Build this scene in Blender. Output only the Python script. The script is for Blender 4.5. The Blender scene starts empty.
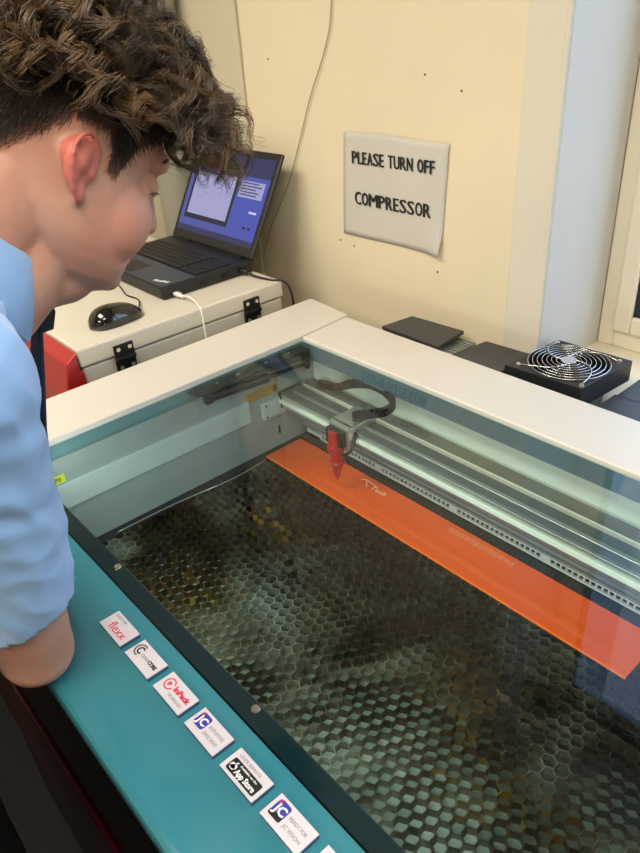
import bpy, bmesh, math, random
from mathutils import Vector, Matrix, noise
random.seed(7)
SC = bpy.context.scene
COL = SC.collection
Z0 = 1.0          # machine rim height above the floor; geometry below is written relative to the rim top
PI = math.pi

# ------------------------------------------------------------------ camera
RM = [[0.66016364, 0.7484027, -0.06385424], [0.34876161, -0.38071035, -0.85640234], [-0.66524379, 0.54309579, -0.51234526]]
cd = bpy.data.cameras.new('camera'); cam = bpy.data.objects.new('camera', cd); COL.objects.link(cam)
cd.sensor_fit = 'VERTICAL'; cd.sensor_height = 36.0; cd.lens = 698.9 * 36.0 / 853.0
cd.clip_start = 0.02; cd.clip_end = 60
r, d, f = (Vector(v) for v in RM)
mw = Matrix(((r.x, -d.x, -f.x, 0), (r.y, -d.y, -f.y, 0), (r.z, -d.z, -f.z, 0.6 + Z0), (0, 0, 0, 1)))
cam.matrix_world = mw
SC.camera = cam
# ------------------------------------------------------------------ world, light, exposure
W = bpy.data.worlds.new('world'); SC.world = W; W.use_nodes = True
wn = W.node_tree.nodes; wl = W.node_tree.links
bg = wn['Background']
sky = wn.new('ShaderNodeTexSky'); sky.sky_type = 'NISHITA'; sky.sun_disc = False
sky.sun_elevation = math.radians(35); sky.sun_rotation = math.radians(150)
wl.new(sky.outputs[0], bg.inputs[0]); bg.inputs[1].default_value = 0.65
def area(name, loc, rot, sx, sy, power, colr):
    l = bpy.data.lights.new(name, 'AREA'); l.shape = 'RECTANGLE'; l.size = sx; l.size_y = sy
    l.energy = power; l.color = colr
    o = bpy.data.objects.new(name, l); COL.objects.link(o); o.location = loc; o.rotation_euler = rot
    return o
# daylight entering at the window
area('window_daylight', (0.12, 1.47, Z0 + 0.62), (math.radians(-90), 0, 0), 1.35, 1.2, 5.5, (0.84, 0.90, 1.0))
# LED bar built in under the front edge of the lid
area('bed_light', (-.55, .262, Z0 - .035), (math.radians(76), 0, 0), 1.0, .02, 1.7, (1.0, 1.0, .95))
# tubes of the ceiling fixtures (their housings are built further down)
LAMPS = [(-1.45, -0.15), (0.35, -0.15), (-0.5, -1.7)]
for (lx, ly) in LAMPS:
    area('ceiling_light_tubes', (lx, ly, Z0 + 1.44), (0, 0, 0), 1.15, 0.52, 19, (1.0, 0.92, 0.80))
SC.view_settings.view_transform = 'Standard'; SC.view_settings.look = 'None'
SC.view_settings.gamma = 1.0; SC.view_settings.use_curve_mapping = False
SC.view_settings.exposure = 0.34

# ------------------------------------------------------------------ materials
def srgb(h):
    c = [int(h[i:i+2], 16) / 255 for i in (0, 2, 4)]
    return tuple((x / 12.92 if x <= .04045 else ((x + .055) / 1.055) ** 2.4) for x in c) + (1,)
def mat(name, hexc, rough=.5, metal=0, spec=.5, noise_amt=0.0, noise_scale=20, bump=0, bump_scale=200, hex2=None, coat=0, emis=None, es=0, sss=0, sheen=0):
    m = bpy.data.materials.new(name); m.use_nodes = True
    n = m.node_tree.nodes; l = m.node_tree.links; b = n['Principled BSDF']
    b.inputs['Roughness'].default_value = rough; b.inputs['Metallic'].default_value = metal
    b.inputs['Specular IOR Level'].default_value = spec
    b.inputs['Coat Weight'].default_value = coat
    b.inputs['Coat Roughness'].default_value = .05
    b.inputs['Sheen Weight'].default_value = sheen
    c = srgb(hexc)
    tc = n.new('ShaderNodeTexCoord')
    if noise_amt or hex2:
        nz = n.new('ShaderNodeTexNoise'); nz.inputs['Scale'].default_value = noise_scale; nz.inputs['Detail'].default_value = 6
        l.new(tc.outputs['Object'], nz.inputs['Vector'])
        rp = n.new('ShaderNodeValToRGB')
        if hex2: c2 = srgb(hex2)
        else: c2 = tuple(x * (1 - noise_amt) for x in c[:3]) + (1,)
        rp.color_ramp.elements[0].color = c2; rp.color_ramp.elements[1].color = c
        rp.color_ramp.elements[0].position = .35; rp.color_ramp.elements[1].position = .65
        l.new(nz.outputs[0], rp.inputs[0]); l.new(rp.outputs[0], b.inputs['Base Color'])
    else: b.inputs['Base Color'].default_value = c
    if bump:
        nb = n.new('ShaderNodeTexNoise'); nb.inputs['Scale'].default_value = bump_scale; nb.inputs['Detail'].default_value = 4
        l.new(tc.outputs['Object'], nb.inputs['Vector'])
        bp = n.new('ShaderNodeBump'); bp.inputs['Strength'].default_value = bump; bp.inputs['Distance'].default_value = .002
        l.new(nb.outputs[0], bp.inputs['Height']); l.new(bp.outputs[0], b.inputs['Normal'])
    if emis:
        b.inputs['Emission Color'].default_value = srgb(emis); b.inputs['Emission Strength'].default_value = es
    if sss:
        b.inputs['Subsurface Weight'].default_value = sss; b.inputs['Subsurface Radius'].default_value = (.8, .3, .15); b.inputs['Subsurface Scale'].default_value = .01
    return m
def glass_mat(name, tint, k=1.7, ior=1.5):
    m = bpy.data.materials.new(name); m.use_nodes = True
    n = m.node_tree.nodes; l = m.node_tree.links; n.remove(n['Principled BSDF'])
    t = n.new('ShaderNodeBsdfTransparent'); t.inputs[0].default_value = tint
    g = n.new('ShaderNodeBsdfGlossy'); g.inputs['Roughness'].default_value = 0.0; g.inputs[0].default_value = (1, 1, 1, 1)
    fr = n.new('ShaderNodeFresnel'); fr.inputs[0].default_value = ior
    ge = n.new('ShaderNodeNewGeometry')
    inv = n.new('ShaderNodeMath'); inv.operation = 'SUBTRACT'; inv.inputs[0].default_value = 1
    l.new(ge.outputs['Backfacing'], inv.inputs[1])
    mu = n.new('ShaderNodeMath'); mu.operation = 'MULTIPLY'; l.new(fr.outputs[0], mu.inputs[0]); l.new(inv.outputs[0], mu.inputs[1])
    mk = n.new('ShaderNodeMath'); mk.operation = 'MULTIPLY'; mk.inputs[1].default_value = k; mk.use_clamp = True; l.new(mu.outputs[0], mk.inputs[0])
    mx = n.new('ShaderNodeMixShader'); l.new(mk.outputs[0], mx.inputs[0]); l.new(t.outputs[0], mx.inputs[1]); l.new(g.outputs[0], mx.inputs[2])
    l.new(mx.outputs[0], n['Material Output'].inputs[0])
    return m
M = {}
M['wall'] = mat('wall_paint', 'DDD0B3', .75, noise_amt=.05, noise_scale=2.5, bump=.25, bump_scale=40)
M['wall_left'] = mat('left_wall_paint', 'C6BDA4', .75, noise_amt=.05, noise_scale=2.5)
M['trimcol'] = mat('trim_paint', 'D3CDBD', .6, noise_amt=.03, noise_scale=3)
M['reveal'] = mat('reveal_paint', 'D2CFCC', .6, noise_amt=.03, noise_scale=4)
M['sill'] = mat('sill_paint', 'EDE6CF', .5, noise_amt=.05, noise_scale=8)
M['upvc'] = mat('window_plastic', 'EFE6CE', .35)
M['gasket'] = mat('window_gasket', '20242C', .6)
M['floor'] = mat('floor_vinyl', '0F0F11', .7, spec=.2, noise_amt=.3, noise_scale=30)
M['ceil'] = mat('ceiling_paint', 'D8D6CE', .8, noise_amt=.03)
M['curtain'] = mat('pipe_paint', '8F8E80', .6)
M['cream'] = mat('cream_powder_coat', 'D0CBC2', .38, bump=.12, bump_scale=900, noise_amt=.015, noise_scale=6)
M['boxcream'] = mat('white_lid_coat', 'CFCABC', .3, bump=.1, bump_scale=700, noise_amt=.02, noise_scale=7)
M['teal'] = mat('teal_acrylic', '357D8C', .16, coat=.6, noise_amt=.04, noise_scale=3)
M['blackgl'] = mat('black_gloss', '040405', .3, spec=.15)
M['redreflect'] = mat('painted_red_reflection', '26060A', .3, spec=.2)  # colour of a red reflection painted into the black front
M['frit'] = mat('dark_teal_print', '08262D', .14, coat=.5, noise_amt=.25, noise_scale=25)
M['lipteal'] = mat('teal_grey_lip', '5B8088', .25, noise_amt=.06, noise_scale=6)
M['lip'] = mat('blue_grey_lip', '52666F', .35, noise_amt=.08, noise_scale=6)
M['inner'] = mat('interior_grey_paint', '8F9A9A', .45, noise_amt=.12, noise_scale=9)
M['innerlight'] = mat('interior_light_paint', 'AFBBBA', .4, noise_amt=.06, noise_scale=9)
M['back'] = mat('back_wall_paint', 'D3D8CC', .4, noise_amt=.04, noise_scale=5)
M['tray'] = mat('tray_grey', '6F6C63', .5, noise_amt=.15, noise_scale=12)
M['beamtop'] = mat('rail_top_metal', '70797A', .35, metal=.5, noise_amt=.12, noise_scale=14)
M['alu'] = mat('brushed_aluminium', 'C4C9C3', .3, metal=.75, noise_amt=.1, noise_scale=20)
M['alupl'] = mat('pale_bar', 'E3E5DC', .35)
M['dark'] = mat('dark_steel', '2A3134', .4, metal=.4, noise_amt=.2, noise_scale=20)
M['blackp'] = mat('black_plastic', '0B0C0E', .4, spec=.3)
M['chain'] = mat('chain_black', '15171A', .45)
M['redp'] = mat('red_anodised', 'B01C22', .3, coat=.3)
M['redbox'] = mat('red_enamel', 'A3131D', .3, coat=.4, noise_amt=.06, noise_scale=4)
M['gold'] = mat('gold_label', 'A88A4A', .45, noise_amt=.15, noise_scale=40)
M['goldink'] = mat('label_ink', '5E4A22', .5)
M['yellow'] = mat('yellow_label', 'C9D12E', .5)
M['ink'] = mat('black_ink', '131316', .6)
M['white'] = mat('white_plastic', 'ECEAE8', .35)
M['badge'] = mat('badge_face', 'D2CCD4', .3, coat=.3)
M['badgeedge'] = mat('badge_edge', '3B4F74', .4)
M['redink'] = mat('red_ink', 'D0264A', .45)
M['greyink'] = mat('grey_ink', '8A868E', .5)
M['blueink'] = mat('blue_ink', '3B3F9E', .4)
M['whiteink'] = mat('white_ink', 'F4F4F6', .4)
M['screw'] = mat('screw_steel', 'C9C4B4', .25, metal=.9)
M['paper'] = mat('paper', 'C4C0B8', .7, noise_amt=.04, noise_scale=6)
M['slab'] = mat('charcoal_cover', '38393C', .45, noise_amt=.12, noise_scale=10)
M['fanblk'] = mat('fan_black', '17181B', .4)
M['chrome'] = mat('chrome_wire', 'D8D8D8', .18, metal=1)
M['hubl'] = mat('fan_hub_label', 'A9ADB8', .4)
M['lap'] = mat('laptop_graphite', '17181C', .38, bump=.1, bump_scale=1500)
M['palm'] = mat('laptop_palmrest', '3B4658', .34, metal=.35)
M['key'] = mat('key_black', '131419', .45)
M['mouse'] = mat('mouse_black', '070708', .12, coat=.7)
M['cableb'] = mat('black_cable', '111214', .4)
M['cablew'] = mat('white_cable', 'E8E6E0', .4)
M['wire'] = mat('grey_wire', 'A39A80', .5)
M['shirt'] = mat('light_blue_cotton', '86AEE0', .8, sheen=.3, noise_amt=.04, noise_scale=60, bump=.25, bump_scale=1400)
M['navy'] = mat('navy_tie', '10182E', .6)
M['trouser'] = mat('black_trousers', '0D0E12', .8, bump=.2, bump_scale=800)
M['shoe'] = mat('black_shoe', '0A0A0B', .35)
M['eye'] = mat('eye_white', 'DDD8D2', .15, coat=.5)
M['iris'] = mat('iris', '3C2A1C', .15, coat=.6)
M['tubes'] = mat('lamp_diffuser', 'FFFFFF', .5, emis='FFEFD2', es=3.0)
M['ground'] = mat('outdoor_paving', '35373A', .9, noise_amt=.3, noise_scale=3)
def scr(name, hexc, s=1.0): return mat('screen_' + name, '0A0A10', .2, emis=hexc, es=s, spec=.3)
S_BG = scr('desktop', '4A559C', .8); S_DK = scr('toolbar', '32385F', .7); S_WH = scr('panel', '9A9AC4', .85)
S_GR = scr('gutter', '23263A', .7); S_TX = scr('list', 'B7B9DC', .9); S_PA = scr('side', '4550A6', .85)
GL = glass_mat('lid_glass', (.86, .935, .925, 1), .75)
WG = glass_mat('window_glass', (.9, .95, .96, 1), 1.5)

def skin_material():
    m = mat('skin', 'C99584', .5, sss=.15)
    n = m.node_tree.nodes; l = m.node_tree.links; b = n['Principled BSDF']
    tc = n.new('ShaderNodeTexCoord')
    nz = n.new('ShaderNodeTexNoise'); nz.inputs['Scale'].default_value = 22; nz.inputs['Detail'].default_value = 5
    l.new(tc.outputs['Object'], nz.inputs['Vector'])
    rp = n.new('ShaderNodeValToRGB'); rp.color_ramp.elements[0].color = srgb('B58270'); rp.color_ramp.elements[1].color = srgb('C39684')
    rp.color_ramp.elements[0].position = .3; rp.color_ramp.elements[1].position = .7
    l.new(nz.outputs[0], rp.inputs[0])
    at = n.new('ShaderNodeAttribute'); at.attribute_name = 'flush'
    mx = n.new('ShaderNodeMixRGB'); mx.inputs[2].default_value = srgb('C8645A')
    l.new(at.outputs['Fac'], mx.inputs[0]); l.new(rp.outputs[0], mx.inputs[1]); l.new(mx.outputs[0], b.inputs['Base Color'])
    return m
M['skin'] = skin_material()
def hair_material(name, a, b_):
    m = mat(name, a, .33, spec=.6)
    n = m.node_tree.nodes; l = m.node_tree.links; b = n['Principled BSDF']
    at = n.new('ShaderNodeAttribute'); at.attribute_name = 'tone'
    rp = n.new('ShaderNodeValToRGB'); rp.color_ramp.elements[0].color = srgb(a); rp.color_ramp.elements[1].color = srgb(b_)
    l.new(at.outputs['Fac'], rp.inputs[0]); l.new(rp.outputs[0], b.inputs['Base Color'])
    return m
M['hair'] = hair_material('brown_curly_hair', '21160F', '937450')
M['hairs'] = hair_material('dark_short_hair', '1A120E', '3B281C')
def scalp_material():
    m = mat('scalp_stubble_hair', '1E140F', .8, bump=.6, bump_scale=900); n = m.node_tree.nodes; l = m.node_tree.links  # stubble colour thinning to bare skin at the hairline
    at = n.new('ShaderNodeAttribute'); at.attribute_name = 'fade'
    rp = n.new('ShaderNodeValToRGB'); rp.color_ramp.elements[0].color = srgb('C08A72'); rp.color_ramp.elements[1].color = srgb('21160F')
    x = rp.color_ramp.elements.new(.35); x.color = srgb('6E4A3A')
    l.new(at.outputs['Fac'], rp.inputs[0]); l.new(rp.outputs[0], n['Principled BSDF'].inputs['Base Color']); return m
M['scalp'] = scalp_material()

def honey_mats():
    # foil walls: scorched aluminium
    m = bpy.data.materials.new('honeycomb_foil'); m.use_nodes = True
    n = m.node_tree.nodes; l = m.node_tree.links; b = n['Principled BSDF']
    b.inputs['Metallic'].default_value = .65; b.inputs['Roughness'].default_value = .34
    tc = n.new('ShaderNodeTexCoord')
    nz = n.new('ShaderNodeTexNoise'); nz.inputs['Scale'].default_value = 5.5; nz.inputs['Detail'].default_value = 5; nz.inputs['Distortion'].default_value = .6
    l.new(tc.outputs['Object'], nz.inputs['Vector'])
    rp = n.new('ShaderNodeValToRGB'); e = rp.color_ramp.elements
    e[0].position = .36; e[0].color = srgb('1A1712'); e[1].position = .66; e[1].color = srgb('D2D8CA')
    x = e.new(.46); x.color = srgb('4A3F28'); x = e.new(.54); x.color = srgb('A09A80')
    l.new(nz.outputs[0], rp.inputs[0])
    n2 = n.new('ShaderNodeTexNoise'); n2.inputs['Scale'].default_value = 60; l.new(tc.outputs['Object'], n2.inputs['Vector'])
    mm = n.new('ShaderNodeMixRGB'); mm.blend_type = 'MULTIPLY'; mm.inputs[0].default_value = .6
    l.new(rp.outputs[0], mm.inputs[1]); l.new(n2.outputs[0], mm.inputs[2]); 
    at = n.new('ShaderNodeAttribute'); at.attribute_name = 'soot'
    ms = n.new('ShaderNodeMixRGB'); ms.inputs[2].default_value = srgb('0E0D0B'); l.new(at.outputs['Fac'], ms.inputs[0]); l.new(mm.outputs[0], ms.inputs[1])
    at2 = n.new('ShaderNodeAttribute'); at2.attribute_name = 'burn_glint'
    mb = n.new('ShaderNodeMixRGB'); mb.inputs[2].default_value = srgb('B98A40'); l.new(at2.outputs['Fac'], mb.inputs[0]); l.new(ms.outputs[0], mb.inputs[1])  # orange glints painted into the foil wall colour
    l.new(mb.outputs[0], b.inputs['Base Color'])
    # pan under the cells: tinted cell by cell
    p = bpy.data.materials.new('scorched_pan'); p.use_nodes = True
    n = p.node_tree.nodes; l = p.node_tree.links; b = n['Principled BSDF']
    b.inputs['Metallic'].default_value = .3; b.inputs['Roughness'].default_value = .45
    at = n.new('ShaderNodeAttribute'); at.attribute_name = 'tone'
    rp = n.new('ShaderNodeValToRGB'); e = rp.color_ramp.elements
    e[0].position = 0; e[0].color = srgb('0B0C0B'); e[1].position = 1; e[1].color = srgb('98A59B')
    x = e.new(.3); x.color = srgb('23261F'); x = e.new(.5); x.color = srgb('454E47'); x = e.new(.75); x.color = srgb('74847C')
    l.new(at.outputs['Fac'], rp.inputs[0])
    at2 = n.new('ShaderNodeAttribute'); at2.attribute_name = 'burn_glint'
    mb = n.new('ShaderNodeMixRGB'); mb.inputs[2].default_value = srgb('5A4420'); l.new(at2.outputs['Fac'], mb.inputs[0]); l.new(rp.outputs[0], mb.inputs[1])
    l.new(mb.outputs[0], b.inputs['Base Color'])
    return m, p
M['foil'], M['pan'] = honey_mats()
def acrylic_mat():
    m = mat('orange_acrylic', 'E8571C', .12, coat=.5)
    b = m.node_tree.nodes['Principled BSDF']
    b.inputs['Subsurface Weight'].default_value = .0; b.inputs['Subsurface Radius'].default_value = (1, .4, .1); b.inputs['Subsurface Scale'].default_value = .01
    return m
M['acrylic'] = acrylic_mat()
M['acredge'] = mat('orange_acrylic_edge', 'FF7A28', .2)
M['engr'] = mat('frosted_engraving', 'E9A98C', .7)
M['engr2'] = mat('faint_engraving', 'E2744A', .6)

# ------------------------------------------------------------------ helpers
class MB:
    def __init__(s): s.v = []; s.f = []; s.mi = []
    def add(s, vs, fs, mi=0):
        o = len(s.v); s.v += [Vector(p) for p in vs]; s.f += [tuple(i + o for i in q) for q in fs]; s.mi += [mi] * len(fs); return s
    def box(s, x0, x1, y0, y1, z0, z1, mi=0):
        x0, x1 = sorted((x0, x1)); y0, y1 = sorted((y0, y1)); z0, z1 = sorted((z0, z1))
        return s.add([(x0,y0,z0),(x1,y0,z0),(x1,y1,z0),(x0,y1,z0),(x0,y0,z1),(x1,y0,z1),(x1,y1,z1),(x0,y1,z1)],
                     [(0,3,2,1),(4,5,6,7),(0,1,5,4),(1,2,6,5),(2,3,7,6),(3,0,4,7)], mi)
    def prism(s, poly, z0, z1, mi=0):      # poly counter-clockwise in x,y
        n = len(poly)
        vs = [(p[0], p[1], z0) for p in poly] + [(p[0], p[1], z1) for p in poly]
        fs = [tuple(reversed(range(n))), tuple(range(n, 2*n))] + [(i, (i+1) % n, n + (i+1) % n, n + i) for i in range(n)]
        return s.add(vs, fs, mi)
    def loft(s, rings, mi=0, cap=True, closed=True):
        n = len(rings[0]); vs = [p for r_ in rings for p in r_]; fs = []
        for k in range(len(rings) - 1):
            for i in range(n if closed else n - 1):
                j = (i + 1) % n
                fs.append((k*n+i, k*n+j, (k+1)*n+j, (k+1)*n+i))
        if cap and closed: fs.append(tuple(reversed(range(n)))); fs.append(tuple(range((len(rings)-1)*n, len(rings)*n)))
        return s.add(vs, fs, mi)
    def tube(s, pts, r, n=8, mi=0, cap=True):
        pts = [Vector(p) for p in pts]; rings = []; up = None
        for k, p in enumerate(pts):
            t = (pts[min(k+1, len(pts)-1)] - pts[max(k-1, 0)])
            t = t.normalized() if t.length > 1e-9 else Vector((0,0,1))
            if up is None: up = t.orthogonal().normalized()
            else:
                up = up - t * up.dot(t); up = up.normalized() if up.length > 1e-6 else t.orthogonal().normalized()
            b = t.cross(up); rr = r[k] if isinstance(r, (list, tuple)) else r
            rings.append([p + (up * math.cos(2*PI*i/n) + b * math.sin(2*PI*i/n)) * rr for i in range(n)])
        return s.loft(rings, mi, cap)
    def cyl(s, c, r, h, n=24, axis='z', mi=0, r2=None):
        c = Vector(c); a = {'x': Vector((1,0,0)), 'y': Vector((0,1,0)), 'z': Vector((0,0,1))}[axis]
        u = {'x': Vector((0,1,0)), 'y': Vector((0,0,1)), 'z': Vector((1,0,0))}[axis]; w = a.cross(u)
        r2 = r if r2 is None else r2
        return s.loft([[c + (u*math.cos(2*PI*i/n) + w*math.sin(2*PI*i/n))*r for i in range(n)],
                       [c + a*h + (u*math.cos(2*PI*i/n) + w*math.sin(2*PI*i/n))*r2 for i in range(n)]], mi)
    def ell(s, c, rad, n=20, m=12, mi=0, mtx=None):
        c = Vector(c); vs = [Vector((0,0,-rad[2]))]
        for k in range(1, m):
            a = -PI/2 + PI*k/m
            for i in range(n):
                b = 2*PI*i/n; vs.append(Vector((rad[0]*math.cos(a)*math.cos(b), rad[1]*math.cos(a)*math.sin(b), rad[2]*math.sin(a))))
        vs.append(Vector((0,0,rad[2])))
        if mtx: vs = [mtx @ v for v in vs]
        vs = [v + c for v in vs]; fs = [(0, 1+(i+1) % n, 1+i) for i in range(n)]
        for k in range(m-2):
            for i in range(n):
                a = 1+k*n; fs.append((a+i, a+(i+1) % n, a+n+(i+1) % n, a+n+i))
        a = 1+(m-2)*n; fs += [(a+i, a+(i+1) % n, len(vs)-1) for i in range(n)]
        return s.add(vs, fs, mi)
    def cap(s, p0, p1, r0, r1, n=20, mi=0):   # tapered capsule
        p0 = Vector(p0); p1 = Vector(p1); t = (p1-p0).normalized(); u = t.orthogonal().normalized(); w = t.cross(u); rings = []
        def ring(c, r_): return [c + (u*math.cos(2*PI*i/n) + w*math.sin(2*PI*i/n))*r_ for i in range(n)]
        for a in (-80, -60, -35, -15): rings.append(ring(p0 + t*r0*math.sin(math.radians(a)), r0*math.cos(math.radians(a))))
        L = 4
        for k in range(L+1): rings.append(ring(p0.lerp(p1, k/L), r0+(r1-r0)*k/L))
        for a in (15, 35, 60, 80): rings.append(ring(p1 + t*r1*math.sin(math.radians(a)), r1*math.cos(math.radians(a))))
        return s.loft(rings, mi)
    def xf(s, mtx): s.v = [mtx @ v for v in s.v]; return s
    def build(s, name, m, parent=None, bevel=0, smooth=False, seg=2):
        org = Vector((0,0,0)) if parent is None else WORLD[parent.name]
        me = bpy.data.meshes.new(name)
        me.from_pydata([tuple(v - org + (Vector((0,0,Z0)) if parent is None else Vector((0,0,0)))) for v in s.v], [], s.f)
        for x in (m if isinstance(m, list) else [m]): me.materials.append(x)
        for p, k in zip(me.polygons, s.mi): p.material_index = k
        if smooth: me.polygons.foreach_set('use_smooth', [True]*len(me.polygons))
        me.update()
        o = bpy.data.objects.new(name, me); COL.objects.link(o)
        if parent is not None: o.parent = parent
        WORLD[o.name] = org if parent is not None else Vector((0,0,-Z0))            # children of a mesh part use the same origin
        if bevel:
            b = o.modifiers.new('bevel', 'BEVEL'); b.width = bevel; b.segments = seg; b.limit_method = 'ANGLE'; b.angle_limit = math.radians(40)
            b.harden_normals = False
        return o
WORLD = {}
def tag(o, label=None, cat=None, group=None, kind=None):
    if label: o['label'] = label
    if cat: o['category'] = cat
    if group: o['group'] = group
    if kind: o['kind'] = kind
    return o
def thing(name, loc, label, cat, group=None):
    o = bpy.data.objects.new(name, None); COL.objects.link(o); o.empty_display_size = .05
    o.location = Vector(loc) + Vector((0,0,Z0)); WORLD[o.name] = Vector(loc)
    return tag(o, label, cat, group)
def struct(name, mb, m, bevel=0, smooth=False):
    return tag(mb.build(name, m, None, bevel, smooth), kind='structure')
def single(name, mb, m, label, cat, group=None, **k):
    """a thing made of one mesh: origin at its own base"""
    xs = [v.x for v in mb.v]; ys = [v.y for v in mb.v]; zs = [v.z for v in mb.v]
    loc = Vector(((min(xs)+max(xs))/2, (min(ys)+max(ys))/2, min(zs)))
    mb.v = [v - loc - Vector((0,0,Z0)) for v in mb.v]
    o = mb.build(name, m, None, **k); o.location = loc + Vector((0,0,Z0)); WORLD[o.name] = loc
    return tag(o, label, cat, group)
def evalmesh(o):
    dg = bpy.context.evaluated_depsgraph_get(); dg.update()
    return bpy.data.meshes.new_from_object(o.evaluated_get(dg))
def text_mb(s, size, mtx, width=None, bold=0.0, mi=0, depth=.0002, align='LEFT', spacing=1.0):
    """lettering as mesh data; mtx places the text's own x,y plane (origin at baseline start)"""
    c = bpy.data.curves.new('lettering', 'FONT'); c.body = s; c.size = size; c.offset = bold; c.extrude = depth
    c.align_x = align; c.resolution_u = 2; c.space_character = spacing; c.fill_mode = 'BOTH'
    o = bpy.data.objects.new('lettering', c); COL.objects.link(o)
    me = evalmesh(o); bpy.data.objects.remove(o)
    vs = [v.co.copy() for v in me.vertices]
    if width:
        x0 = min(v.x for v in vs); x1 = max(v.x for v in vs); k = width / (x1 - x0)
        for v in vs: v.x = (v.x - x0) * k
    mb = MB(); mb.add([mtx @ v for v in vs], [tuple(p.vertices) for p in me.polygons], mi)
    bpy.data.meshes.remove(me)
    return mb
def bez(pts, n=10):    # Catmull-Rom
    P = [Vector(p) for p in pts]; P = [2*P[0]-P[1]] + P + [2*P[-1]-P[-2]]; out = []
    for k in range(1, len(P)-2):
        a, b, c, d_ = P[k-1:k+3]
        for i in range(n):
            t = i/n; out.append(.5*((2*b)+(c-a)*t+(2*a-5*b+4*c-d_)*t*t+(3*b-a-3*c+d_)*t**3))
    out.append(P[-2]); return out

# ------------------------------------------------------------------ the room
FZ = -Z0; CZ = 1.5; YW = 1.14; WX0 = -.695; WX1 = .95; WZ0 = -.07; WZ1 = 1.28; YG = 1.40
struct('floor', MB().box(-2.7, 2.4, -2.9, 1.5, FZ-.1, FZ), M['floor'])
struct('ceiling', MB().box(-2.7, 2.4, -2.9, 1.5, CZ, CZ+.1), M['ceil'])
b = MB()
b.box(-2.6, WX0, YW, 1.5, FZ, CZ); b.box(WX1, 2.3, YW, 1.5, FZ, CZ); b.box(WX0, WX1, YW, 1.5, FZ, WZ0-.02); b.box(WX0, WX1, YW, 1.5, WZ1, CZ)
struct('wall_back', b, M['wall'])
struct('wall_left', MB().box(-2.7, -2.6, -2.8, 1.14, FZ, CZ), M['wall_left'])
struct('wall_right', MB().box(2.3, 2.4, -2.8, 1.5, FZ, CZ), M['wall'])
struct('wall_front', MB().box(-2.7, 2.4, -2.9, -2.8, FZ, CZ), M['wall'])
struct('trim_1', MB().box(-.773, WX0, YW-.004, YW, FZ, CZ), M['trimcol'], bevel=.002)
struct('trim_2', MB().box(WX0-.004, WX0+.0, YW-.007, YW-.003, FZ, CZ).box(WX0-.004, WX0+.003, YW-.008, YW+.004, WZ0, WZ1), M['trimcol'], bevel=.001)
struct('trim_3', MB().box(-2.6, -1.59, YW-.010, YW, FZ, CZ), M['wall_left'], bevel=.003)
b = MB(); b.box(WX0, WX0+.004, YW, YG-.03, WZ0, WZ1); b.box(WX1-.004, WX1, YW, YG-.03, WZ0, WZ1); b.box(WX0, WX1, YW, YG-.03, WZ1-.004, WZ1)
struct('trim_4', b, M['reveal'])
struct('trim_5', MB().box(WX0-.0, WX1, YW-.0, 1.5, WZ0-.02, WZ0), M['sill'], bevel=.004)
# window: outer frame, two sashes, dark seals, glass
b = MB(); fx0, fx1, fz0, fz1 = WX0+.004, WX1-.004, WZ0, WZ1-.004
y0, y1 = YG-.03, YG+.03
b.box(fx0, fx0+.035, y0, y1, fz0, fz1); b.box(fx1-.035, fx1, y0, y1, fz0, fz1); b.box(fx0+.035, fx1-.035, y0, y1, fz0, fz0+.04); b.box(fx0+.035, fx1-.035, y0, y1, fz1-.04, fz1)
mx_ = (fx0+fx1)/2; b.box(mx_-.02, mx_+.02, y0+.002, y1-.002, fz0+.04, fz1-.04)
win = struct('window_1', b, M['upvc'], bevel=.004)
for (a, c) in ((fx0+.035, mx_-.02), (mx_+.02, fx1-.035)):
    s_ = MB(); z0_, z1_ = fz0+.04, fz1-.04; t = .038; ya, yb = YG-.042, YG+.01
    s_.box(a, a+t, ya, yb, z0_, z1_); s_.box(c-t, c, ya, yb, z0_, z1_); s_.box(a+t, c-t, ya, yb, z0_, z0_+t); s_.box(a+t, c-t, ya, yb, z1_-t, z1_)
    so = s_.build('window_sash', M['upvc'], win, bevel=.005)
    s_ = MB(); a2, c2, z2, z3 = a+t, c-t, z0_+t, z1_-t; g = .007
    s_.box(a2, a2+g, YG-.034, YG-.005, z2, z3); s_.box(c2-g, c2, YG-.034, YG-.005, z2, z3); s_.box(a2+g, c2-g, YG-.034, YG-.005, z2, z2+g); s_.box(a2+g, c2-g, YG-.034, YG-.005, z3-g, z3)
    s_.build('window_seal', M['gasket'], so)
    MB().box(a2, c2, YG-.012, YG-.006, z2, z3).build('window_pane', WG, so)
struct('floor_outside', MB().box(-6, 6, 1.5, 9, FZ-.12, FZ-.1), M['ground'])   # paving outside the window
struct('wall_outside', MB().box(-9, 7, 5.2, 5.4, FZ-.1, 1.0), M['ground'])
# pipe boxing on the wall behind the boy
p = MB(); p.cyl((-1.866, YW-.075, FZ), .062, CZ-FZ, n=32)
for zz in (-.4, .4, 1.2): p.cyl((-1.866, YW-.075, zz), .068, .02, n=32)
single('wall_pipe', p, M['curtain'], 'grey vertical pipe on the beige wall behind the curly hair', 'pipe', smooth=False)
w = MB(); w.tube(bez([(-1.19,YW-.005,1.45),(-1.21,YW-.005,1.1),(-1.23,YW-.005,.85),(-1.25,YW-.005,.613),(-1.28,YW-.005,.522),(-1.341,YW-.005,.422),(-1.439,YW-.005,.234),(-1.56,YW-.005,.06),(-1.60,YW-.005,-.1),(-1.61,YW-.005,-.6)]), .0014, n=6)
single('wall_wire', w, M['wire'], 'thin wire hanging in a curve down the beige wall left of the sign', 'wire', smooth=True)
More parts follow.
